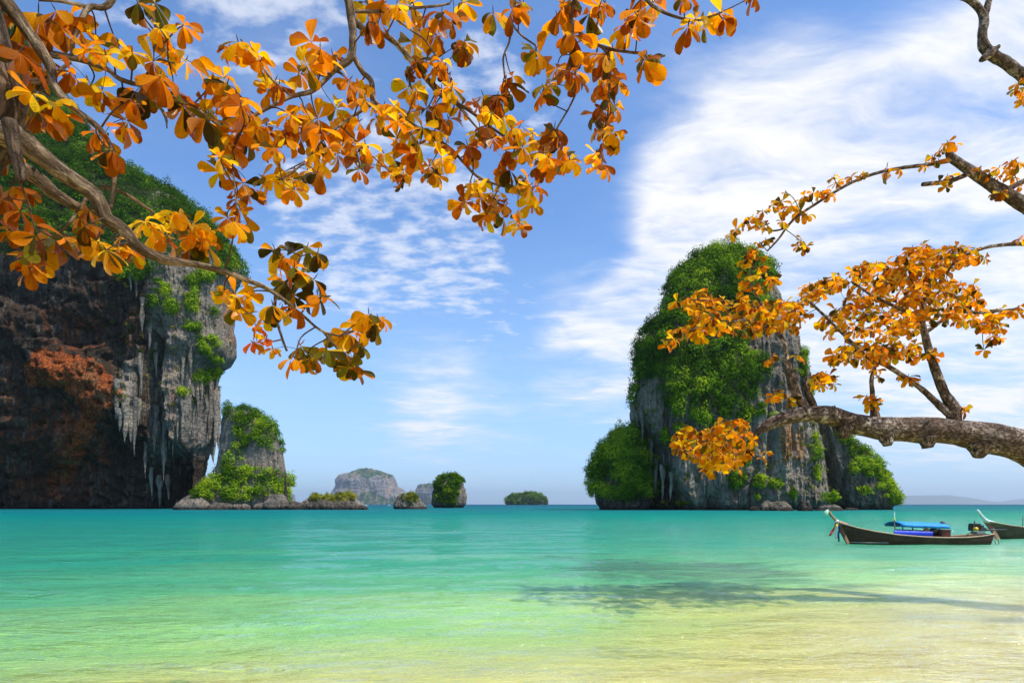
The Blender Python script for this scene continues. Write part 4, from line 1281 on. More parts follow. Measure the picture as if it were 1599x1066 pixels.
DK = [('dark', .38), ('olive', .25), ('rust', .2), ('orange', .17)]
YL = [('yellow', .55), ('amber', .35), ('olive', .10)]
OR = [('orange', .42), ('amber', .22), ('rust', .16), ('yellow', .16), ('dark', .04)]
RU = [('rust', .48), ('orange', .36), ('dark', .10), ('amber', .06)]
OL = [('olive', .42), ('amber', .26), ('yellow', .14), ('dark', .18)]
RD = [('red', .5), ('orange', .3), ('yellow', .2)]
ros = """25,30,56,R 15,62,48,R 60,20,50,R 88,18,35,R 60,86,40,R 30,82,44,R 50,112,32,O 110,25,32,R 100,46,30,O 128,46,26,O 150,66,34,Y 165,86,34,Y 186,76,30,O 206,82,28,Y 136,78,30,O
110,112,30,R 140,136,32,Y 160,142,28,O 186,152,32,O 206,156,30,R 200,190,32,O 226,126,38,R 232,152,40,D 250,120,35,O 270,142,36,R 286,166,38,D 240,96,34,O 236,50,30,Y 286,40,32,O 250,46,25,Y
215,4,35,D 242,4,30,D 265,76,28,Y 290,96,30,Y 50,146,32,Y 55,172,36,R 86,160,26,Y 100,180,26,O 76,186,30,R 160,216,32,R 176,236,32,D 196,200,28,R 150,206,25,R
10,232,38,R 20,290,34,R 32,330,38,R 5,312,30,R 44,300,25,R 14,360,30,R 56,366,38,R 86,376,38,R 100,370,30,O 62,392,38,D 40,402,34,R 46,420,28,R 126,340,34,R 140,328,25,R 132,352,28,D
150,376,34,L 166,390,33,L 186,390,30,Y 206,394,28,O 190,370,26,Y 226,346,32,Y 240,356,30,Y 270,330,30,Y 281,346,26,Y 260,370,28,O 300,352,33,Y 310,366,34,O 295,386,30,D 320,380,32,Y 330,360,25,Y
372,66,33,Y 360,76,25,O 400,86,31,Y 406,96,26,O 350,122,32,Y 355,132,30,L 330,126,28,O 370,152,32,O 376,166,34,O 350,160,30,O 320,162,34,D 322,186,40,D 376,182,34,Y 400,196,30,O
430,126,32,O 436,132,26,R 420,142,28,O 480,106,27,Y 486,66,36,O 500,76,28,O 520,86,28,O 470,116,25,O 475,170,30,Y 455,180,28,Y 470,196,30,O 525,170,32,Y 545,126,30,O 560,136,28,O
536,190,28,Y 500,200,30,O 520,200,28,Y 560,190,28,Y 496,186,28,O 345,200,38,O 386,216,46,L 370,206,36,O 356,226,32,O 390,190,34,Y 416,196,28,O 430,230,30,O 446,216,26,O 450,200,30,R 470,216,28,O
480,196,30,Y 500,216,28,L 490,240,30,O 510,230,26,Y 345,268,28,L 345,246,26,Y 380,286,30,O 370,310,28,O 376,330,28,O 366,346,28,O 386,350,28,L 390,300,24,O 355,340,24,O 426,280,27,Y
410,276,22,Y 455,280,28,Y 460,296,28,O 440,270,22,Y 480,266,24,Y 496,270,28,D 500,250,25,Y 526,240,26,O 536,226,28,Y 555,226,26,O 560,246,26,R 570,226,25,Y 560,265,22,D
575,10,32,O 590,36,28,R 600,5,28,O 576,36,26,R 620,8,28,Y 640,8,26,Y 690,20,32,R 670,30,28,O 706,30,28,R 726,4,24,Y 645,66,28,Y 656,50,26,Y 680,56,24,O 725,66,28,L 723,74,24,R
650,96,26,D 666,96,24,O 690,96,25,O 700,116,24,R 685,110,22,O 640,110,22,R 638,136,26,Y 650,142,22,Y 690,140,26,Y 706,136,22,Y 680,166,26,O 690,186,24,R 666,170,24,R 720,166,22,O 700,186,24,R
600,166,24,Y 590,186,26,O 570,156,28,O 616,166,24,Y 640,176,24,Y 620,190,24,O 755,150,27,O 746,160,24,R 766,176,24,Y 790,130,34,R 795,146,28,D 800,120,24,O 776,150,26,R 786,180,24,Y 760,196,24,R
800,200,24,O 770,20,28,L 800,14,32,R 816,5,26,O 836,80,29,L 842,88,26,O 850,140,28,Y 856,130,24,L 846,150,24,R 880,10,34,R 896,5,28,R 870,26,28,O 920,20,28,D 936,10,28,O 945,5,26,R
980,26,28,R 976,40,28,O 1000,14,34,R 996,26,30,R 1020,4,28,O 895,56,36,R 890,86,32,R 890,110,30,R 870,106,26,O 906,120,26,R 945,86,30,R 956,76,24,O 930,86,24,O 1006,94,38,R 1010,86,30,L
950,110,28,R 940,130,28,R 956,120,24,O 965,130,24,O 950,160,30,D 946,176,28,R 960,166,24,O 930,176,22,D 940,200,26,O 946,216,30,R 956,206,24,Y 866,200,32,R 870,216,28,R 850,216,26,O
1075,42,34,R 1086,30,24,Y 1100,36,26,L 1126,20,30,Y 1130,30,24,R 1070,-4,24,O 1176,-6,20,R 600,240,25,Y 616,250,24,O 630,266,26,Y 630,276,22,D 610,270,22,O 650,240,30,R 656,226,24,O
670,260,26,O 676,270,22,O 690,246,24,Y 696,226,24,O 640,210,24,Y 620,216,24,Y 660,200,24,Y 690,206,24,Y 730,226,28,R 736,236,24,O 750,210,22,Y 770,216,28,R 760,200,24,R 790,236,28,R 786,256,26,O
796,266,26,D 800,216,24,O 810,200,24,Y 816,230,26,Y 830,210,24,Y 846,236,26,Y 846,256,24,R 856,246,24,O 870,256,28,O 880,250,22,Y 890,250,22,Y 930,240,26,Y 940,256,26,O 950,220,22,O
740,286,26,Y 730,300,26,O 726,316,26,O 746,300,22,Y 750,310,22,O 770,300,26,Y 776,316,24,D 790,320,22,O 760,336,24,O 756,330,22,Y 786,340,24,L 810,346,22,Y 812,354,22,O 826,290,28,Y
830,300,24,Y 840,290,22,O 806,290,22,L 820,280,20,Y 830,316,24,O 430,390,36,L 440,402,30,O 480,386,34,L 496,396,30,L 490,436,36,D 460,416,30,L 496,460,36,D 446,440,30,L 456,460,30,D
366,460,34,Y 370,476,30,L 350,456,26,Y 386,460,28,Y 426,476,28,L 440,482,30,L 460,480,28,O 416,490,22,O 400,510,17,Z 416,528,20,Z 395,535,17,Z 426,545,19,Z 470,540,34,L 480,552,32,L
460,560,28,O 490,560,26,O 510,546,28,L 530,520,30,L 546,520,32,L 560,536,28,L 576,490,34,L 586,506,34,L 590,496,26,O 566,510,28,Y 550,562,36,L 546,572,30,D 556,576,28,O 530,546,28,L"""
MIX = {'R': RU, 'O': OR, 'Y': YL, 'D': DK, 'L': OL, 'Z': RD}
lst = [t.split(',') for t in ros.split()]
random.shuffle(lst)
for (x, y, r, k) in lst:
    lt.rosette(float(x), float(y), float(r), mix=MIX[k], droop=.25 if k in 'RDL' else 0.0, n=random.choice((7, 8, 8, 9, 9)))
lt.finish(300)


# ---- right tree: a thick trunk leaning in over the water from the right
def depth_right(px, py):
    return 13.0


rtree = Tree("almond_tree", (17.0, 11.1, .1), "leaning almond tree with a thick bare horizontal limb reaching in from the right edge", depth_right, M['bark_right'], 5)
rtree.jit, rtree.tw, rtree.big = 5.0, 1.7, 1.03
rtree.mix = [('orange', .28), ('amber', .27), ('yellow', .20), ('rust', .07), ('olive', .09), ('dark', .09)]
rtree.limb("trunk", [(2160, 934, 90, 11.07), (2010, 780, 84, 11.36), (1840, 735, 72, 11.93), (1700, 728, 62, 12.52), (1640, 712, 57), (1596, 696, 50), (1540, 684, 45), (1490, 674, 40), (1430, 671, 37), (1370, 668, 34), (1320, 657, 31), (1292, 648, 30), (1262, 646, 25), (1232, 651, 21), (1202, 662, 17), (1180, 675, 12)], .10, 20, 10, lumps=.22)
rtree.limb("branch", [(1490, 668, 30), (1489, 640, 24), (1474, 612, 18), (1458, 570, 15), (1446, 530, 13), (1440, 490, 9), (1450, 450, 6), (1475, 415, 5)], .09, 12, 8, push=.001)
rtree.limb("branch", [(1488, 650, 16), (1466, 632, 13), (1440, 608, 10), (1415, 590, 9), (1385, 571, 9), (1352, 555, 8), (1322, 527, 6), (1300, 505, 5), (1276, 482, 5), (1255, 462, 4)], .09, 10, 8, push=.001)
rtree.limb("branch", [(1370, 664, 22), (1365, 642, 14), (1362, 612, 8.5), (1361, 590, 7.5), (1367, 570, 6), (1374, 548, 4)], .10, 10, 8, push=.001)
rtree.limb("branch", [(1262, 642, 20), (1250, 626, 17), (1240, 606, 18), (1236, 588, 20), (1230, 570, 13), (1227, 548, 9), (1222, 530, 8), (1208, 508, 8), (1196, 490, 7), (1186, 470, 5), (1172, 440, 4), (1178, 405, 3)], .14, 12, 8, lumps=.2, push=.001)
rtree.limb("branch", [(1272, 640, 16), (1264, 618, 13), (1258, 602, 12), (1262, 590, 6), (1285, 588, 3)], .10, 10, 8, push=.001)
rtree.limb("branch", [(1200, 496, 6), (1160, 500, 5), (1120, 505, 4), (1080, 515, 3), (1055, 530, 2.5)], .08, 8)
rtree.limb("branch", [(1192, 480, 5), (1150, 478, 4), (1110, 470, 3.5), (1075, 466, 3)], .08, 8)
rtree.limb("branch", [(1182, 676, 8), (1160, 682, 6), (1120, 690, 5), (1080, 690, 4), (1060, 695, 3)], .08, 8)
rtree.limb("branch", [(1440, 500, 7), (1400, 480, 5), (1360, 460, 4), (1330, 440, 3)], .07, 8)
rtree.limb("branch", [(1444, 520, 6), (1490, 490, 5), (1540, 488, 4), (1585, 482, 3)], .07, 8)
rtree.limb("branch", [(1900, 700, 50, 11.74), (1850, 540, 40, 12.14), (1760, 440, 33, 12.52), (1660, 362, 29), (1599, 320, 25), (1560, 296, 21), (1530, 277, 18), (1502, 258, 16), (1486, 246, 14), (1480, 236, 10)], .09, 12, 8, lumps=.1, push=.001)
rtree.limb("branch", [(1490, 250, 8), (1442, 258, 7), (1410, 262, 6.5), (1370, 270, 6), (1330, 285, 6), (1295, 305, 5.5), (1270, 321, 5.5), (1246, 337, 5), (1230, 353, 4.5), (1215, 374, 4), (1198, 392, 3)], .08, 8, 8, push=.001)
rtree.limb("branch", [(1250, 332, 4), (1225, 356, 3), (1200, 360, 2.6), (1186, 352, 2)], .07, 8)
rtree.limb("branch", [(1515, 270, 8), (1482, 283, 7), (1440, 288, 6)], .08, 8)
rtree.limb("branch", [(1568, 300, 10), (1584, 290, 9), (1605, 280, 8), (1640, 262, 6)], .08, 8)
rtree.limb("branch", [(1760, 440, 20, 12.52), (1650, 388, 10), (1599, 381, 8), (1560, 383, 7), (1535, 388, 6), (1500, 402, 5), (1480, 422, 4)], .10, 8, 8, push=.001)
rtree.limb("branch", [(1850, 540, 36, 12.14), (1800, 330, 30, 12.52), (1700, 200, 26), (1640, 147, 22), (1598, 118, 20), (1566, 96, 18), (1541, 79, 17), (1534, 58, 15), (1536, 30, 15), (1526, 10, 13), (1506, -2, 9), (1480, -6, 6)], .14, 12, 8, lumps=.15, push=.001)
rtree.limb("branch", [(1536, 30, 12), (1546, -8, 9), (1550, -50, 6)], .1, 8)
# stumps and burls along the limbs
for (x0, y0, w0, x1, y1, w1) in ((1300, 655, 26, 1297, 634, 14), (1318, 668, 26, 1318, 684, 14), (1384, 680, 24, 1386, 696, 11), (1446, 684, 30, 1448, 699, 16), (1530, 698, 34, 1528, 714, 14),
                                 (1492, 678, 22, 1478, 684, 15), (1545, 82, 14, 1560, 73, 6), (1545, 84, 14, 1532, 94, 8), (1560, 302, 12, 1548, 311, 6)):
    rtree.limb("stump", [(x0, y0, w0, 12.90), ((x0 + x1) / 2, (y0 + y1) / 2, (w0 + w1) / 2, 12.88), (x1, y1, w1, 12.87)], .22, 10, 4)
small = [(1480, 222), (1470, 235), (1456, 245), (1466, 250), (1442, 259), (1490, 226), (1405, 264), (1386, 270), (1345, 272), (1330, 276), (1302, 276), (1306, 287), (1296, 301), (1281, 301), (1256, 306), (1270, 301), (1226, 300), (1220, 315),
         (1236, 320), (1206, 320), (1191, 330), (1216, 331), (1181, 340), (1170, 346), (1196, 351), (1160, 350), (1150, 358), (1143, 363), (1186, 356), (1260, 336), (1250, 331), (1222, 346), (1196, 374), (1186, 380),
         (1250, 376), (1258, 385), (1246, 384), (1466, 285), (1477, 291), (1480, 275), (1531, 268), (1560, 262), (1576, 266), (1590, 256), (1581, 276), (1590, 291), (1556, 276), (1580, 252), (1545, 270), (1562, 300),
         (1590, 130), (1586, 140), (1595, 155), (1596, 145), (1175, 390), (1186, 400), (1166, 405), (1160, 421), (1190, 415), (1176, 430), (1156, 441), (1200, 436), (1160, 456), (1186, 450), (1155, 466), (1196, 425), (1170, 395), (1205, 440),
         (1364, 626), (1370, 632), (1360, 634), (1368, 620), (1418, 588), (1424, 592), (1410, 592), (1500, 636), (1506, 640), (1452, 552), (1460, 556), (1447, 556), (1536, 546), (1560, 526), (1555, 530), (1236, 620), (1232, 628), (1206, 556),
         (1200, 562), (1192, 716), (1197, 705), (1214, 612), (1208, 618), (1250, 556), (1595, 372), (1352, 618), (1372, 588), (1368, 578)]
for (x, y) in small:
    rtree.rosette(x, y, random.uniform(12, 16), Y=12.9, n=random.choice((6, 7, 8)), jit=.6)


def fill(poly, count, r=(12, 16), mix=None, Y=13.0):
    xs = [p[0] for p in poly]; ys = [p[1] for p in poly]
    pts, tries = [], 0
    while len(pts) < count and tries < 40000:
        tries += 1
        x, y = random.uniform(min(xs), max(xs)), random.uniform(min(ys), max(ys))
        if not inpoly(np.array([x]), np.array([y]), poly)[0]: continue
        if any((x - p[0]) ** 2 + (y - p[1]) ** 2 < 42 for p in pts): continue
        pts.append((x, y))
    for (x, y) in pts:
        rtree.rosette(x, y, random.uniform(*r), Y=Y, n=random.choice((6, 7, 7, 8)), mix=mix)


fill([(1055, 470), (1092, 450), (1118, 462), (1150, 474), (1200, 468), (1235, 465), (1258, 480), (1262, 495), (1240, 512), (1200, 512), (1180, 522), (1140, 516), (1110, 518), (1092, 528), (1062, 524), (1045, 540), (1038, 544), (1052, 520), (1078, 502), (1084, 484)], 115)
fill([(1252, 448), (1290, 433), (1314, 428), (1325, 437), (1300, 452), (1272, 466), (1246, 478)], 26)
fill([(1330, 412), (1380, 408), (1432, 382), (1480, 384), (1520, 388), (1542, 396), (1538, 404), (1500, 410), (1480, 425), (1480, 444), (1440, 440), (1390, 440), (1335, 442)], 92)
fill([(1322, 448), (1400, 436), (1490, 440), (1540, 446), (1520, 462), (1540, 484), (1592, 478), (1596, 486), (1565, 494), (1562, 512), (1550, 528), (1532, 512), (1490, 498), (1462, 500), (1440, 508), (1430, 522), (1400, 518), (1390, 532), (1352, 518), (1340, 528), (1312, 514), (1292, 522), (1282, 502), (1302, 482), (1322, 472)], 165)
fill([(1292, 550), (1320, 538), (1350, 533), (1400, 538), (1430, 533), (1438, 541), (1424, 558), (1400, 554), (1385, 558), (1360, 566), (1330, 558), (1302, 567)], 46)
fill([(1268, 590), (1285, 577), (1308, 591), (1303, 600), (1272, 603)], 12)
fill([(1052, 672), (1080, 663), (1113, 671), (1127, 653), (1158, 651), (1182, 668), (1182, 690), (1162, 713), (1148, 730), (1116, 726), (1110, 740), (1102, 736), (1096, 716), (1072, 712), (1050, 698)], 92, r=(12, 17))
rtree.finish(300)


# ------------------------------------------------------------------ longtail boats
M['hull'] = wood_material("weathered brown hull wood", (.036, .016, .009), (.078, .036, .019), (.12, .075, .045))
M['hull2'] = wood_material("weathered grey brown hull wood", (.07, .048, .03), (.15, .10, .06), (.24, .19, .13))
M['rail'] = plain("bare pale wood", (.42, .29, .19), .75, .2, .25, 7)
M['inner'] = plain("inner hull boards", (.20, .13, .08), .8, .15, .3, 8)
M['prow'] = plain("prow wood", (.38, .22, .13), .7, .2, .3, 6)
M['white'] = plain("white paint", (.75, .74, .70), .6, .3, .12, 8)
M['blue_roof'] = plain("sky blue canvas", (.02, .26, .72), .6, .25, .15, 5)
M['blue_side'] = plain("royal blue tarpaulin", (.012, .045, .58), .5, .3, .2, 6)
M['black'] = plain("black oily metal", (.018, .018, .02), .45, .5, .4, 9)
M['yellow'] = plain("yellow engine paint", (.75, .48, .02), .5, .4, .2, 9)
M['steel'] = plain("dull steel", (.25, .24, .22), .45, .5, .25, 9, metal=.7)
M['maroon'] = plain("dark red painted box", (.12, .025, .02), .6, .3, .35, 9)
M['cloth_red'] = plain("red ribbon", (.75, .05, .06), .8, .1, .15, 9)
M['cloth_white'] = plain("white ribbon", (.72, .82, .78), .8, .1, .12, 9)
M['cloth_navy'] = plain("dark blue ribbon", (.015, .05, .16), .8, .1, .2, 9)
M['cloth_yellow'] = plain("yellow ribbon", (.72, .66, .12), .8, .1, .15, 9)
M['cloth_green'] = plain("pale green cloth", (.45, .75, .50), .8, .1, .15, 9)
M['tan'] = plain("tan bundle cloth", (.50, .33, .20), .85, .1, .2, 9)


def hull_stations(X0, X1, gun, Y, beam, stem_dx, stern_dx):
    """gun: list of (u, z) for the gunwale; returns a station function."""
    us = np.array([g[0] for g in gun]); zs = np.array([g[1] for g in gun])

    def st_(u):
        zg = float(np.interp(u, us, zs))
        bw = beam / 2 * (math.sin(math.pi * min(1, (u * .92 + .02) ** .62 * .86)) ** .8 if u < .62 else (math.sin(math.pi * min(1, (.62 * .92 + .02) ** .62 * .86)) ** .8) * (1 - ((u - .62) / .38) ** 2 * .42))
        xg = X0 + (X1 - X0) * u
        rake = stem_dx * max(0, 1 - u / .16) - stern_dx * max(0, (u - .9) / .1)
        return xg, zg, max(bw, .03), rake
    return st_


def longtail(Y, X0, X1, gun, beam, label, tip, joint, mats, full=True):
    e = empty("longtail_boat", ((X0 + X1) / 2, Y, 0), label, "boat")
    st_ = hull_stations(X0, X1, gun, Y, beam, .80 if full else .95, .15)
    N = 46

    def section(u, inset):
        xg, zg, bw, rake = st_(u)
        out = []
        for (fb, fz) in ((1, 1), (.97, .62), (.86, .22), (.62, -.02), (0, -.1)):
            zz = fz * zg if fz >= 0 else -.30
            if fz == -.02: zz = -.20
            zf = 1 - (zz + .3) / (zg + .3)
            out.append((xg + rake * zf, max(bw * fb - inset, .004) if fb else 0, zz + (inset * 1.6 if fz < .9 else 0)))
        return out
    for inset, nm, mt in ((0, "hull", mats[0]), (.045, "hull_lining", M['inner'])):
        m = MB()
        rows = []
        for i in range(N):
            s = section(i / (N - 1), inset)
            ring = [(x, Y - yy, z) for (x, yy, z) in s] + [(x, Y + yy, z) for (x, yy, z) in s[-2::-1]]
            rows.append(ring)
        k = len(rows[0])
        m.add([p for r in rows for p in r], [(i * k + j, (i + 1) * k + j, (i + 1) * k + j + 1, i * k + j + 1) if inset == 0 else (i * k + j, i * k + j + 1, (i + 1) * k + j + 1, (i + 1) * k + j) for i in range(N - 1) for j in range(k - 1)])
        if inset == 0:
            m.add(rows[-1], [tuple(range(k))])
        m.build(nm, mt, e)
    for sgn in (-1, 1):
        m = MB()
        pts = []
        for i in range(N):
            xg, zg, bw, rake = st_(i / (N - 1))
            pts.append((xg, Y + sgn * (bw - .005), zg + .02))
        m.tube(pts, [.045] * N, 6)
        m.build("gunwale", M['rail'], e)
    jx, jz = joint
    m = MB()
    sp = spline([(X0 + .55, Y, gun[0][1] - .12, .13), (jx + .15, Y, jz - .03, .12), (jx, Y, jz + .05, .10), (jx + (tip[0] - jx) * .5, Y, jz + (tip[1] - jz) * .48, .085), (tip[0], Y, tip[1], .085)], 5)
    m.tube([s[:3] for s in sp], [s[3] for s in sp], 8)
    m.build("prow_post", mats[1], e)
    m = MB()
    sp = [(jx - .03, Y - .12, jz + .02), (jx + .02, Y - .14, jz + .06), (jx + .06, Y, jz + .18), (jx + .02, Y + .14, jz + .06)]
    m.tube([(jx - .02, Y, jz + .02), (jx - .06, Y, jz + .12)], [.135, .13], 10)
    m.build("cloth_wrap", M['cloth_white'], e)
    # deck boards at the bow and thwarts
    m = MB()
    for i in range(6):
        u = .015 + i * .016
        xg, zg, bw, _ = st_(u)
        m.box((xg, Y, zg - .02), (.13, bw * 2 - .05, .03))
    dk = m.build("foredeck", M['rail'], e, smooth=False)
    for u in (.15, .19, .23, .27, .31, .35) if full else (.2, .26, .32):
        xg, zg, bw, _ = st_(u)
        m = MB(); m.box((xg, Y, zg - .05), (.10, bw * 2 - .06, .05)); m.build("thwart", M['rail'], e, smooth=False)
    return e, st_


kb = 34.4 / F
def bx(px): return (px - CX) * kb
def bz(py): return CAMZ - (py - HY) * kb


gun = [(0, bz(816.5)), (.045, bz(820)), (.1, bz(824)), (.2, bz(829)), (.34, bz(834)), (.5, bz(837)), (.65, bz(838.4)), (.8, bz(838.2)), (.92, bz(836)), (1, bz(833))]
boat, st1 = longtail(34.4, bx(1308), bx(1542), gun, 1.75, "brown longtail boat with blue canopy and coloured prow ribbons, moored nearer the beach", (bx(1292), bz(796)), (bx(1307), bz(815)), (M['hull'], M['prow']))
Yb = 34.4
# painted line near the water at the bow
m = MB()
pts = []
for i in range(14):
    u = .0 + i * .022
    xg, zg, bw, rake = st1(u)
    zf = 1 - (.16 + .3) / (zg + .3)
    pts.append((xg + rake * zf, Yb - bw * .85 - .012, .13))
m.tube(pts, .010, 5)
m.build("painted_stripe", M['white'], boat)
# canopy
cx0, cx1, cz = bx(1391) * 1.006, bx(1473) * .992, bz(818.5)
m = MB()
NX, NY = 12, 9
top, bot = [], []
for i in range(NX):
    for j in range(NY):
        u, v = i / (NX - 1), j / (NY - 1) * 2 - 1
        sag = .02 * math.sin(u * math.pi * 5)
        z = cz + .16 * (1 - v * v) - .10 * u + .03 + sag * .5
        top.append((cx0 + (cx1 - cx0) * u, Yb + v * .80, z))
        bot.append((cx0 + (cx1 - cx0) * u, Yb + v * .80, z - (.03 if abs(v) < .99 else .16)))
fs = []
for i in range(NX - 1):
    for j in range(NY - 1):
        q = i * NY + j
        fs.append((q, q + NY, q + NY + 1, q + 1))
nt = len(top)
fs += [tuple(x + nt for x in f[::-1]) for f in fs]
for i in range(NX - 1):
    fs.append((i * NY, i * NY + nt, (i + 1) * NY + nt, (i + 1) * NY))
    fs.append((i * NY + NY - 1, (i + 1) * NY + NY - 1, (i + 1) * NY + NY - 1 + nt, i * NY + NY - 1 + nt))
for j in range(NY - 1):
    fs.append((j, j + 1, j + 1 + nt, j + nt)); fs.append(((NX - 1) * NY + j, (NX - 1) * NY + j + nt, (NX - 1) * NY + j + 1 + nt, (NX - 1) * NY + j + 1))
m.add(top + bot, fs)
m.build("canopy", M['blue_roof'], boat)
for px in (1397, 1410, 1425, 1441, 1455, 1467):
    for s in (-1, 1):
        m = MB(); q_ = 1 + .020 * s; m.tube([(bx(px + (3 if px == 1410 else 0)) * q_, Yb + s * .70, .42), (bx(px - (2 if px == 1410 else 0)) * q_, Yb + s * .72, cz + .02)], .022, 6); m.build("canopy_post", M['black'], boat)
for s in (-1, 1):
    m = MB()
    k_ = 1 + .022 * s
    x0, x1 = bx(1396) * k_, bx(1456) * k_
    vs, fs = [], []
    for i in range(16):
        u = i / 15
        x = x0 + (x1 - x0) * u
        w = .012 * math.sin(u * 40)
        for (z, off) in ((bz(826.5) - .09 * u, .0), (bz(831), .02), (bz(837), .03)):
            vs.append((x, Yb + s * (.775 + off + w), z)); vs.append((x, Yb + s * (.755 + off + w), z))
    for i in range(15):
        for r in range(2):
            q = i * 6 + r * 2
            fs += [(q, q + 6, q + 8, q + 2), (q + 1, q + 3, q + 9, q + 7)]
        q = i * 6
        fs += [(q, q + 1, q + 7, q + 6), (q + 4, q + 10, q + 11, q + 5)]
    m.add(vs, fs)
    m.build("side_curtain", M['blue_side'], boat)
m = MB(); m.box((bx(1464.5), Yb, bz(832)), (.56, 1.3, .40)); m.box((bx(1464.5), Yb, bz(827) + .02), (.60, 1.36, .04)); m.build("locker", M['maroon'], boat, smooth=False)
m = MB()
sp = spline([(bx(1462), Yb - .5, bz(823), .05), (bx(1465), Yb - .4, bz(819), .13), (bx(1472), Yb, bz(817), .15), (bx(1478), Yb + .4, bz(820), .09)], 5)
m.tube([s[:3] for s in sp], [s[3] for s in sp], 8, rough=.3); m.build("rolled_awning", M['black'], boat)
m = MB(); m.tube([(bx(1395), Yb - .1, .45), (bx(1395), Yb - .1, bz(799))], .016, 6); fp_ = m.build("flag_pole", M['white'], boat)
m = MB(); m.tube([(bx(1395), Yb - .1, bz(813.5)), (bx(1395), Yb - .1, bz(808))], [.07, .03], 7); m.build("pole_wrap", M['cloth_yellow'], fp_)
# engine, tiller, long shaft and propeller guard
m = MB()
m.box((bx(1524), Yb, bz(824)), (.62, .42, .34)); m.box((bx(1522), Yb, bz(819)), (.44, .36, .18)); m.box((bx(1531), Yb - .05, bz(826)), (.34, .34, .22))
m.tube([(bx(1520), Yb - .1, bz(818)), (bx(1519.5), Yb - .1, bz(812))], .03, 6)
m.tube([(bx(1526), Yb + .12, bz(822)), (bx(1532), Yb + .12, bz(818.5)), (bx(1536), Yb + .12, bz(822))], .05, 7)
m.tube([(bx(1530), Yb - .15, bz(828)), (bx(1541), Yb - .15, bz(823))], .025, 6)
for i in range(5):
    m.box((bx(1519 + i * 2), Yb - .23, bz(822)), (.03, .05, .22))
en = m.build("engine", M['black'], boat, smooth=False)
m = MB(); m.box((bx(1518.5), Yb - .24, bz(825.5)), (.26, .06, .20)); m.tube([(bx(1518.5), Yb - .22, bz(825)), (bx(1518.5), Yb - .31, bz(825))], .11, 10); m.build("engine_cover", M['yellow'], en)
m = MB(); m.box((bx(1527), Yb, bz(831.5)), (.5, .5, .14)); m.tube([(bx(1528), Yb, bz(830)), (bx(1528), Yb, bz(836))], .09, 8); m.build("engine_mount", M['steel'], en, smooth=False)
m = MB(); m.tube([(bx(1518), Yb - .1, bz(828)), (bx(1510), Yb - .2, bz(831)), (bx(1504), Yb - .3, bz(834))], .022, 6); m.build("tiller", M['black'], en)
m = MB(); m.tube([(bx(1534), Yb, bz(827.5)), (bx(1552), Yb, bz(827)), (bx(1572), Yb, bz(826))], [.05, .045, .03], 8); m.build("tail_shaft", M['black'], en)
m = MB()
m.tube([(bx(1547) + .02, Yb, bz(838)), (bx(1553), Yb, bz(839)), (bx(1558.5), Yb, bz(843)), (bx(1560), Yb, bz(848)), (bx(1558), Yb, bz(853))], .025, 7)
m.tube([(bx(1547), Yb - .1, bz(842)), (bx(1552), Yb - .1, bz(845)), (bx(1553), Yb - .1, bz(850))], .02, 7)
m.build("rudder_guard", M['rail'], boat)
# things lying under the canopy
m = MB(); m.tube([(bx(1445), Yb - .45, bz(830)), (bx(1449), Yb - .45, bz(826.5)), (bx(1453), Yb - .45, bz(830))], [.16, .21, .15], 9, rough=.15)
o = m.build("bundle", M['black']); tag(o, "small dark bundle under the blue canopy of the nearer longtail boat", "bundle")
m = MB(); m.tube([(bx(1434), Yb - .4, bz(829)), (bx(1439), Yb - .4, bz(827)), (bx(1443.5), Yb - .4, bz(829.5))], [.10, .18, .10], 9, rough=.15)
o = m.build("bundle", M['tan']); tag(o, "small tan bundle under the blue canopy of the nearer longtail boat", "bundle")


def ribbon(e, nm, pts, w, mat):
    m = MB()
    sp = spline(pts, 5)
    vs, fs = [], []
    for i, s in enumerate(sp):
        ww = w * (1 - .25 * i / len(sp)) / 2
        sway = .03 * math.sin(i * .9)
        vs += [(s[0] - ww, s[1] + sway, s[2]), (s[0], s[1] - .03 + sway, s[2]), (s[0] + ww, s[1] + sway, s[2] + .02), (s[0], s[1] + .01 + sway, s[2])]
        if i:
            q = i * 4
            for k in range(4):
                fs.append((q - 4 + k, q - 4 + (k + 1) % 4, q + (k + 1) % 4, q + k))
    m.add(vs, fs)
    m.build(nm, mat, e)


rb = empty("ribbon_bundle", (bx(1306), Yb, bz(816)), "red, white and dark blue ribbons hanging from the prow of the nearer longtail boat", "ribbons")
yy = Yb - .16
ribbon(rb, "ribbon", [(bx(1305), yy, bz(816)), (bx(1302), yy, bz(822)), (bx(1297), yy, bz(830)), (bx(1293.5), yy, bz(836))], .22, M['cloth_red'])
ribbon(rb, "ribbon", [(bx(1305.5), yy, bz(816)), (bx(1304), yy - .02, bz(824)), (bx(1303.5), yy, bz(834)), (bx(1303), yy, bz(841))], .16, M['cloth_white'])
ribbon(rb, "ribbon", [(bx(1307), yy, bz(817)), (bx(1307.5), yy - .03, bz(826)), (bx(1307), yy, bz(838)), (bx(1307.5), yy, bz(845))], .13, M['cloth_navy'])
ribbon(rb, "ribbon", [(bx(1305), yy - .02, bz(817)), (bx(1303), yy - .05, bz(820)), (bx(1301), yy - .03, bz(826))], .20, M['cloth_yellow'])
m = MB()
q0 = Vector((bx(1290), Yb - .09, bz(797)))
sp = spline([(q0.x + .05, q0.y, q0.z + .05, .05), (q0.x - .02, q0.y, q0.z - .06, .11), (q0.x - .08, q0.y, q0.z - .22, .13), (q0.x - .10, q0.y, q0.z - .34, .05)], 4)
m.tube([s[:3] for s in sp], [s[3] for s in sp], 8, rough=.35)
o = m.build("cloth", M['cloth_green']); tag(o, "pale green cloth tied at the prow tip of the nearer longtail boat", "cloth")

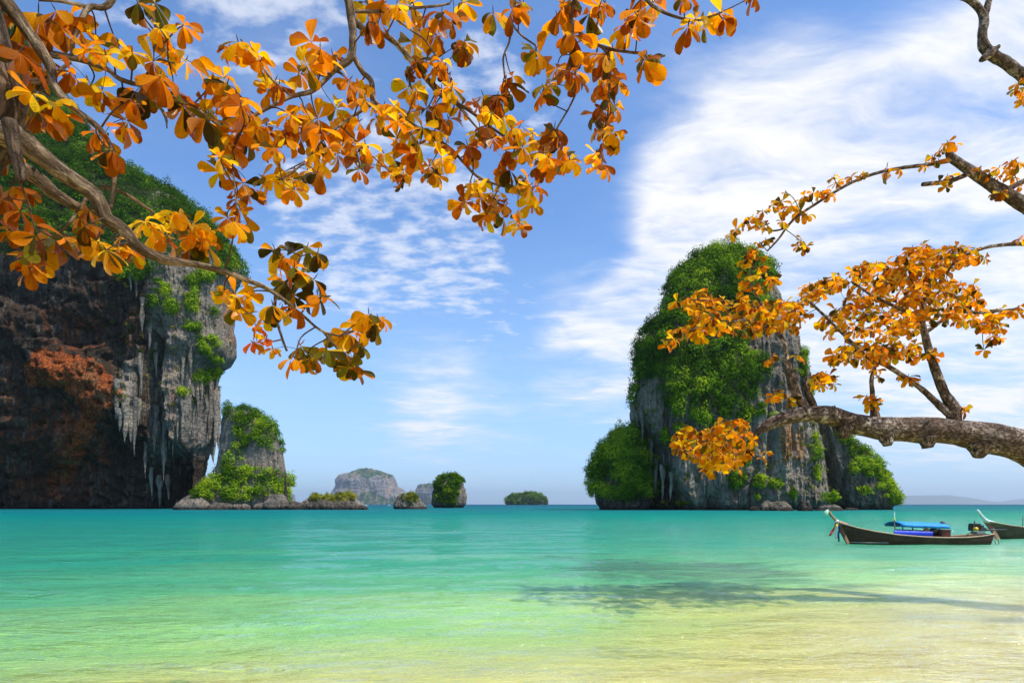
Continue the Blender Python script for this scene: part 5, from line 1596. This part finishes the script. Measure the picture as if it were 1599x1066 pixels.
kb = 41.8 / F
gun2 = [(0, bz(814.5)), (.05, bz(817)), (.12, bz(820)), (.25, bz(823.5)), (.5, bz(827)), (.8, bz(828)), (1, bz(822))]
boat2, st2 = longtail(41.8, bx(1541), bx(1541) + 10.0, gun2, 1.8, "second longtail boat cut off by the right edge, pale upturned prow behind the engine", (bx(1526), bz(796)), (bx(1540), bz(813)), (M['hull2'], M['white']), full=False)
m = MB()
for px in (1610, 1640, 1690):
    for s in (-1, 1):
        m.tube([(bx(px), 41.8 + s * .7, .6), (bx(px), 41.8 + s * .7, 1.6)], .022, 6)
m.build("canopy_frame", M['black'], boat2)

# tiny white boat far out by the low rock
kb = 900 / F
for (px, lab) in ((571, "tiny white motorboat far out, just off the end of the low flat rock"), (607, "second tiny white motorboat far out, near the foot of the broad hazy island")):
    e = empty("motorboat", (bx(px), 900, 0), lab, "boat")
    Lb = 7.5 if px == 571 else 4.5
    m = MB()
    ring = []
    for i in range(7):
        u = i / 6
        w = 1.1 * math.sin(math.pi * min(.5, .08 + u * .7)) if u < .6 else 1.1
        x = bx(px) - Lb / 2 + Lb * u
        ring.append([(x, 900 - w, .95 - .25 * u), (x, 900 - w * .8, -.2), (x, 900 + w * .8, -.2), (x, 900 + w, .95 - .25 * u)])
    m.add([p for r in ring for p in r], [(i * 4 + j, (i + 1) * 4 + j, (i + 1) * 4 + (j + 1) % 4, i * 4 + (j + 1) % 4) for i in range(6) for j in range(4)] + [(0, 1, 2, 3), (27, 26, 25, 24)])
    m.build("hull", M['white'], e, smooth=False)
    m = MB(); m.box((bx(px) + .3, 900, 1.25), (Lb * .35, 1.5, .9)); m.build("cabin", M['white'], e, smooth=False)

# ------------------------------------------------------------------ haze over the bay
m, t, out = new_mat("sea haze")
v = t.node('ShaderNodeVolumePrincipled')
v.inputs['Color'].default_value = (.80, .90, 1.0, 1)
v.inputs['Density'].default_value = 0.00004
v.inputs['Anisotropy'].default_value = 0.45
t.l.new(v.outputs[0], out.inputs[1])
hb = MB()
hb.box((0, 0, 346), (70000, 70000, 700))
o = hb.build("haze", m, smooth=False)
tag(o, kind='stuff')
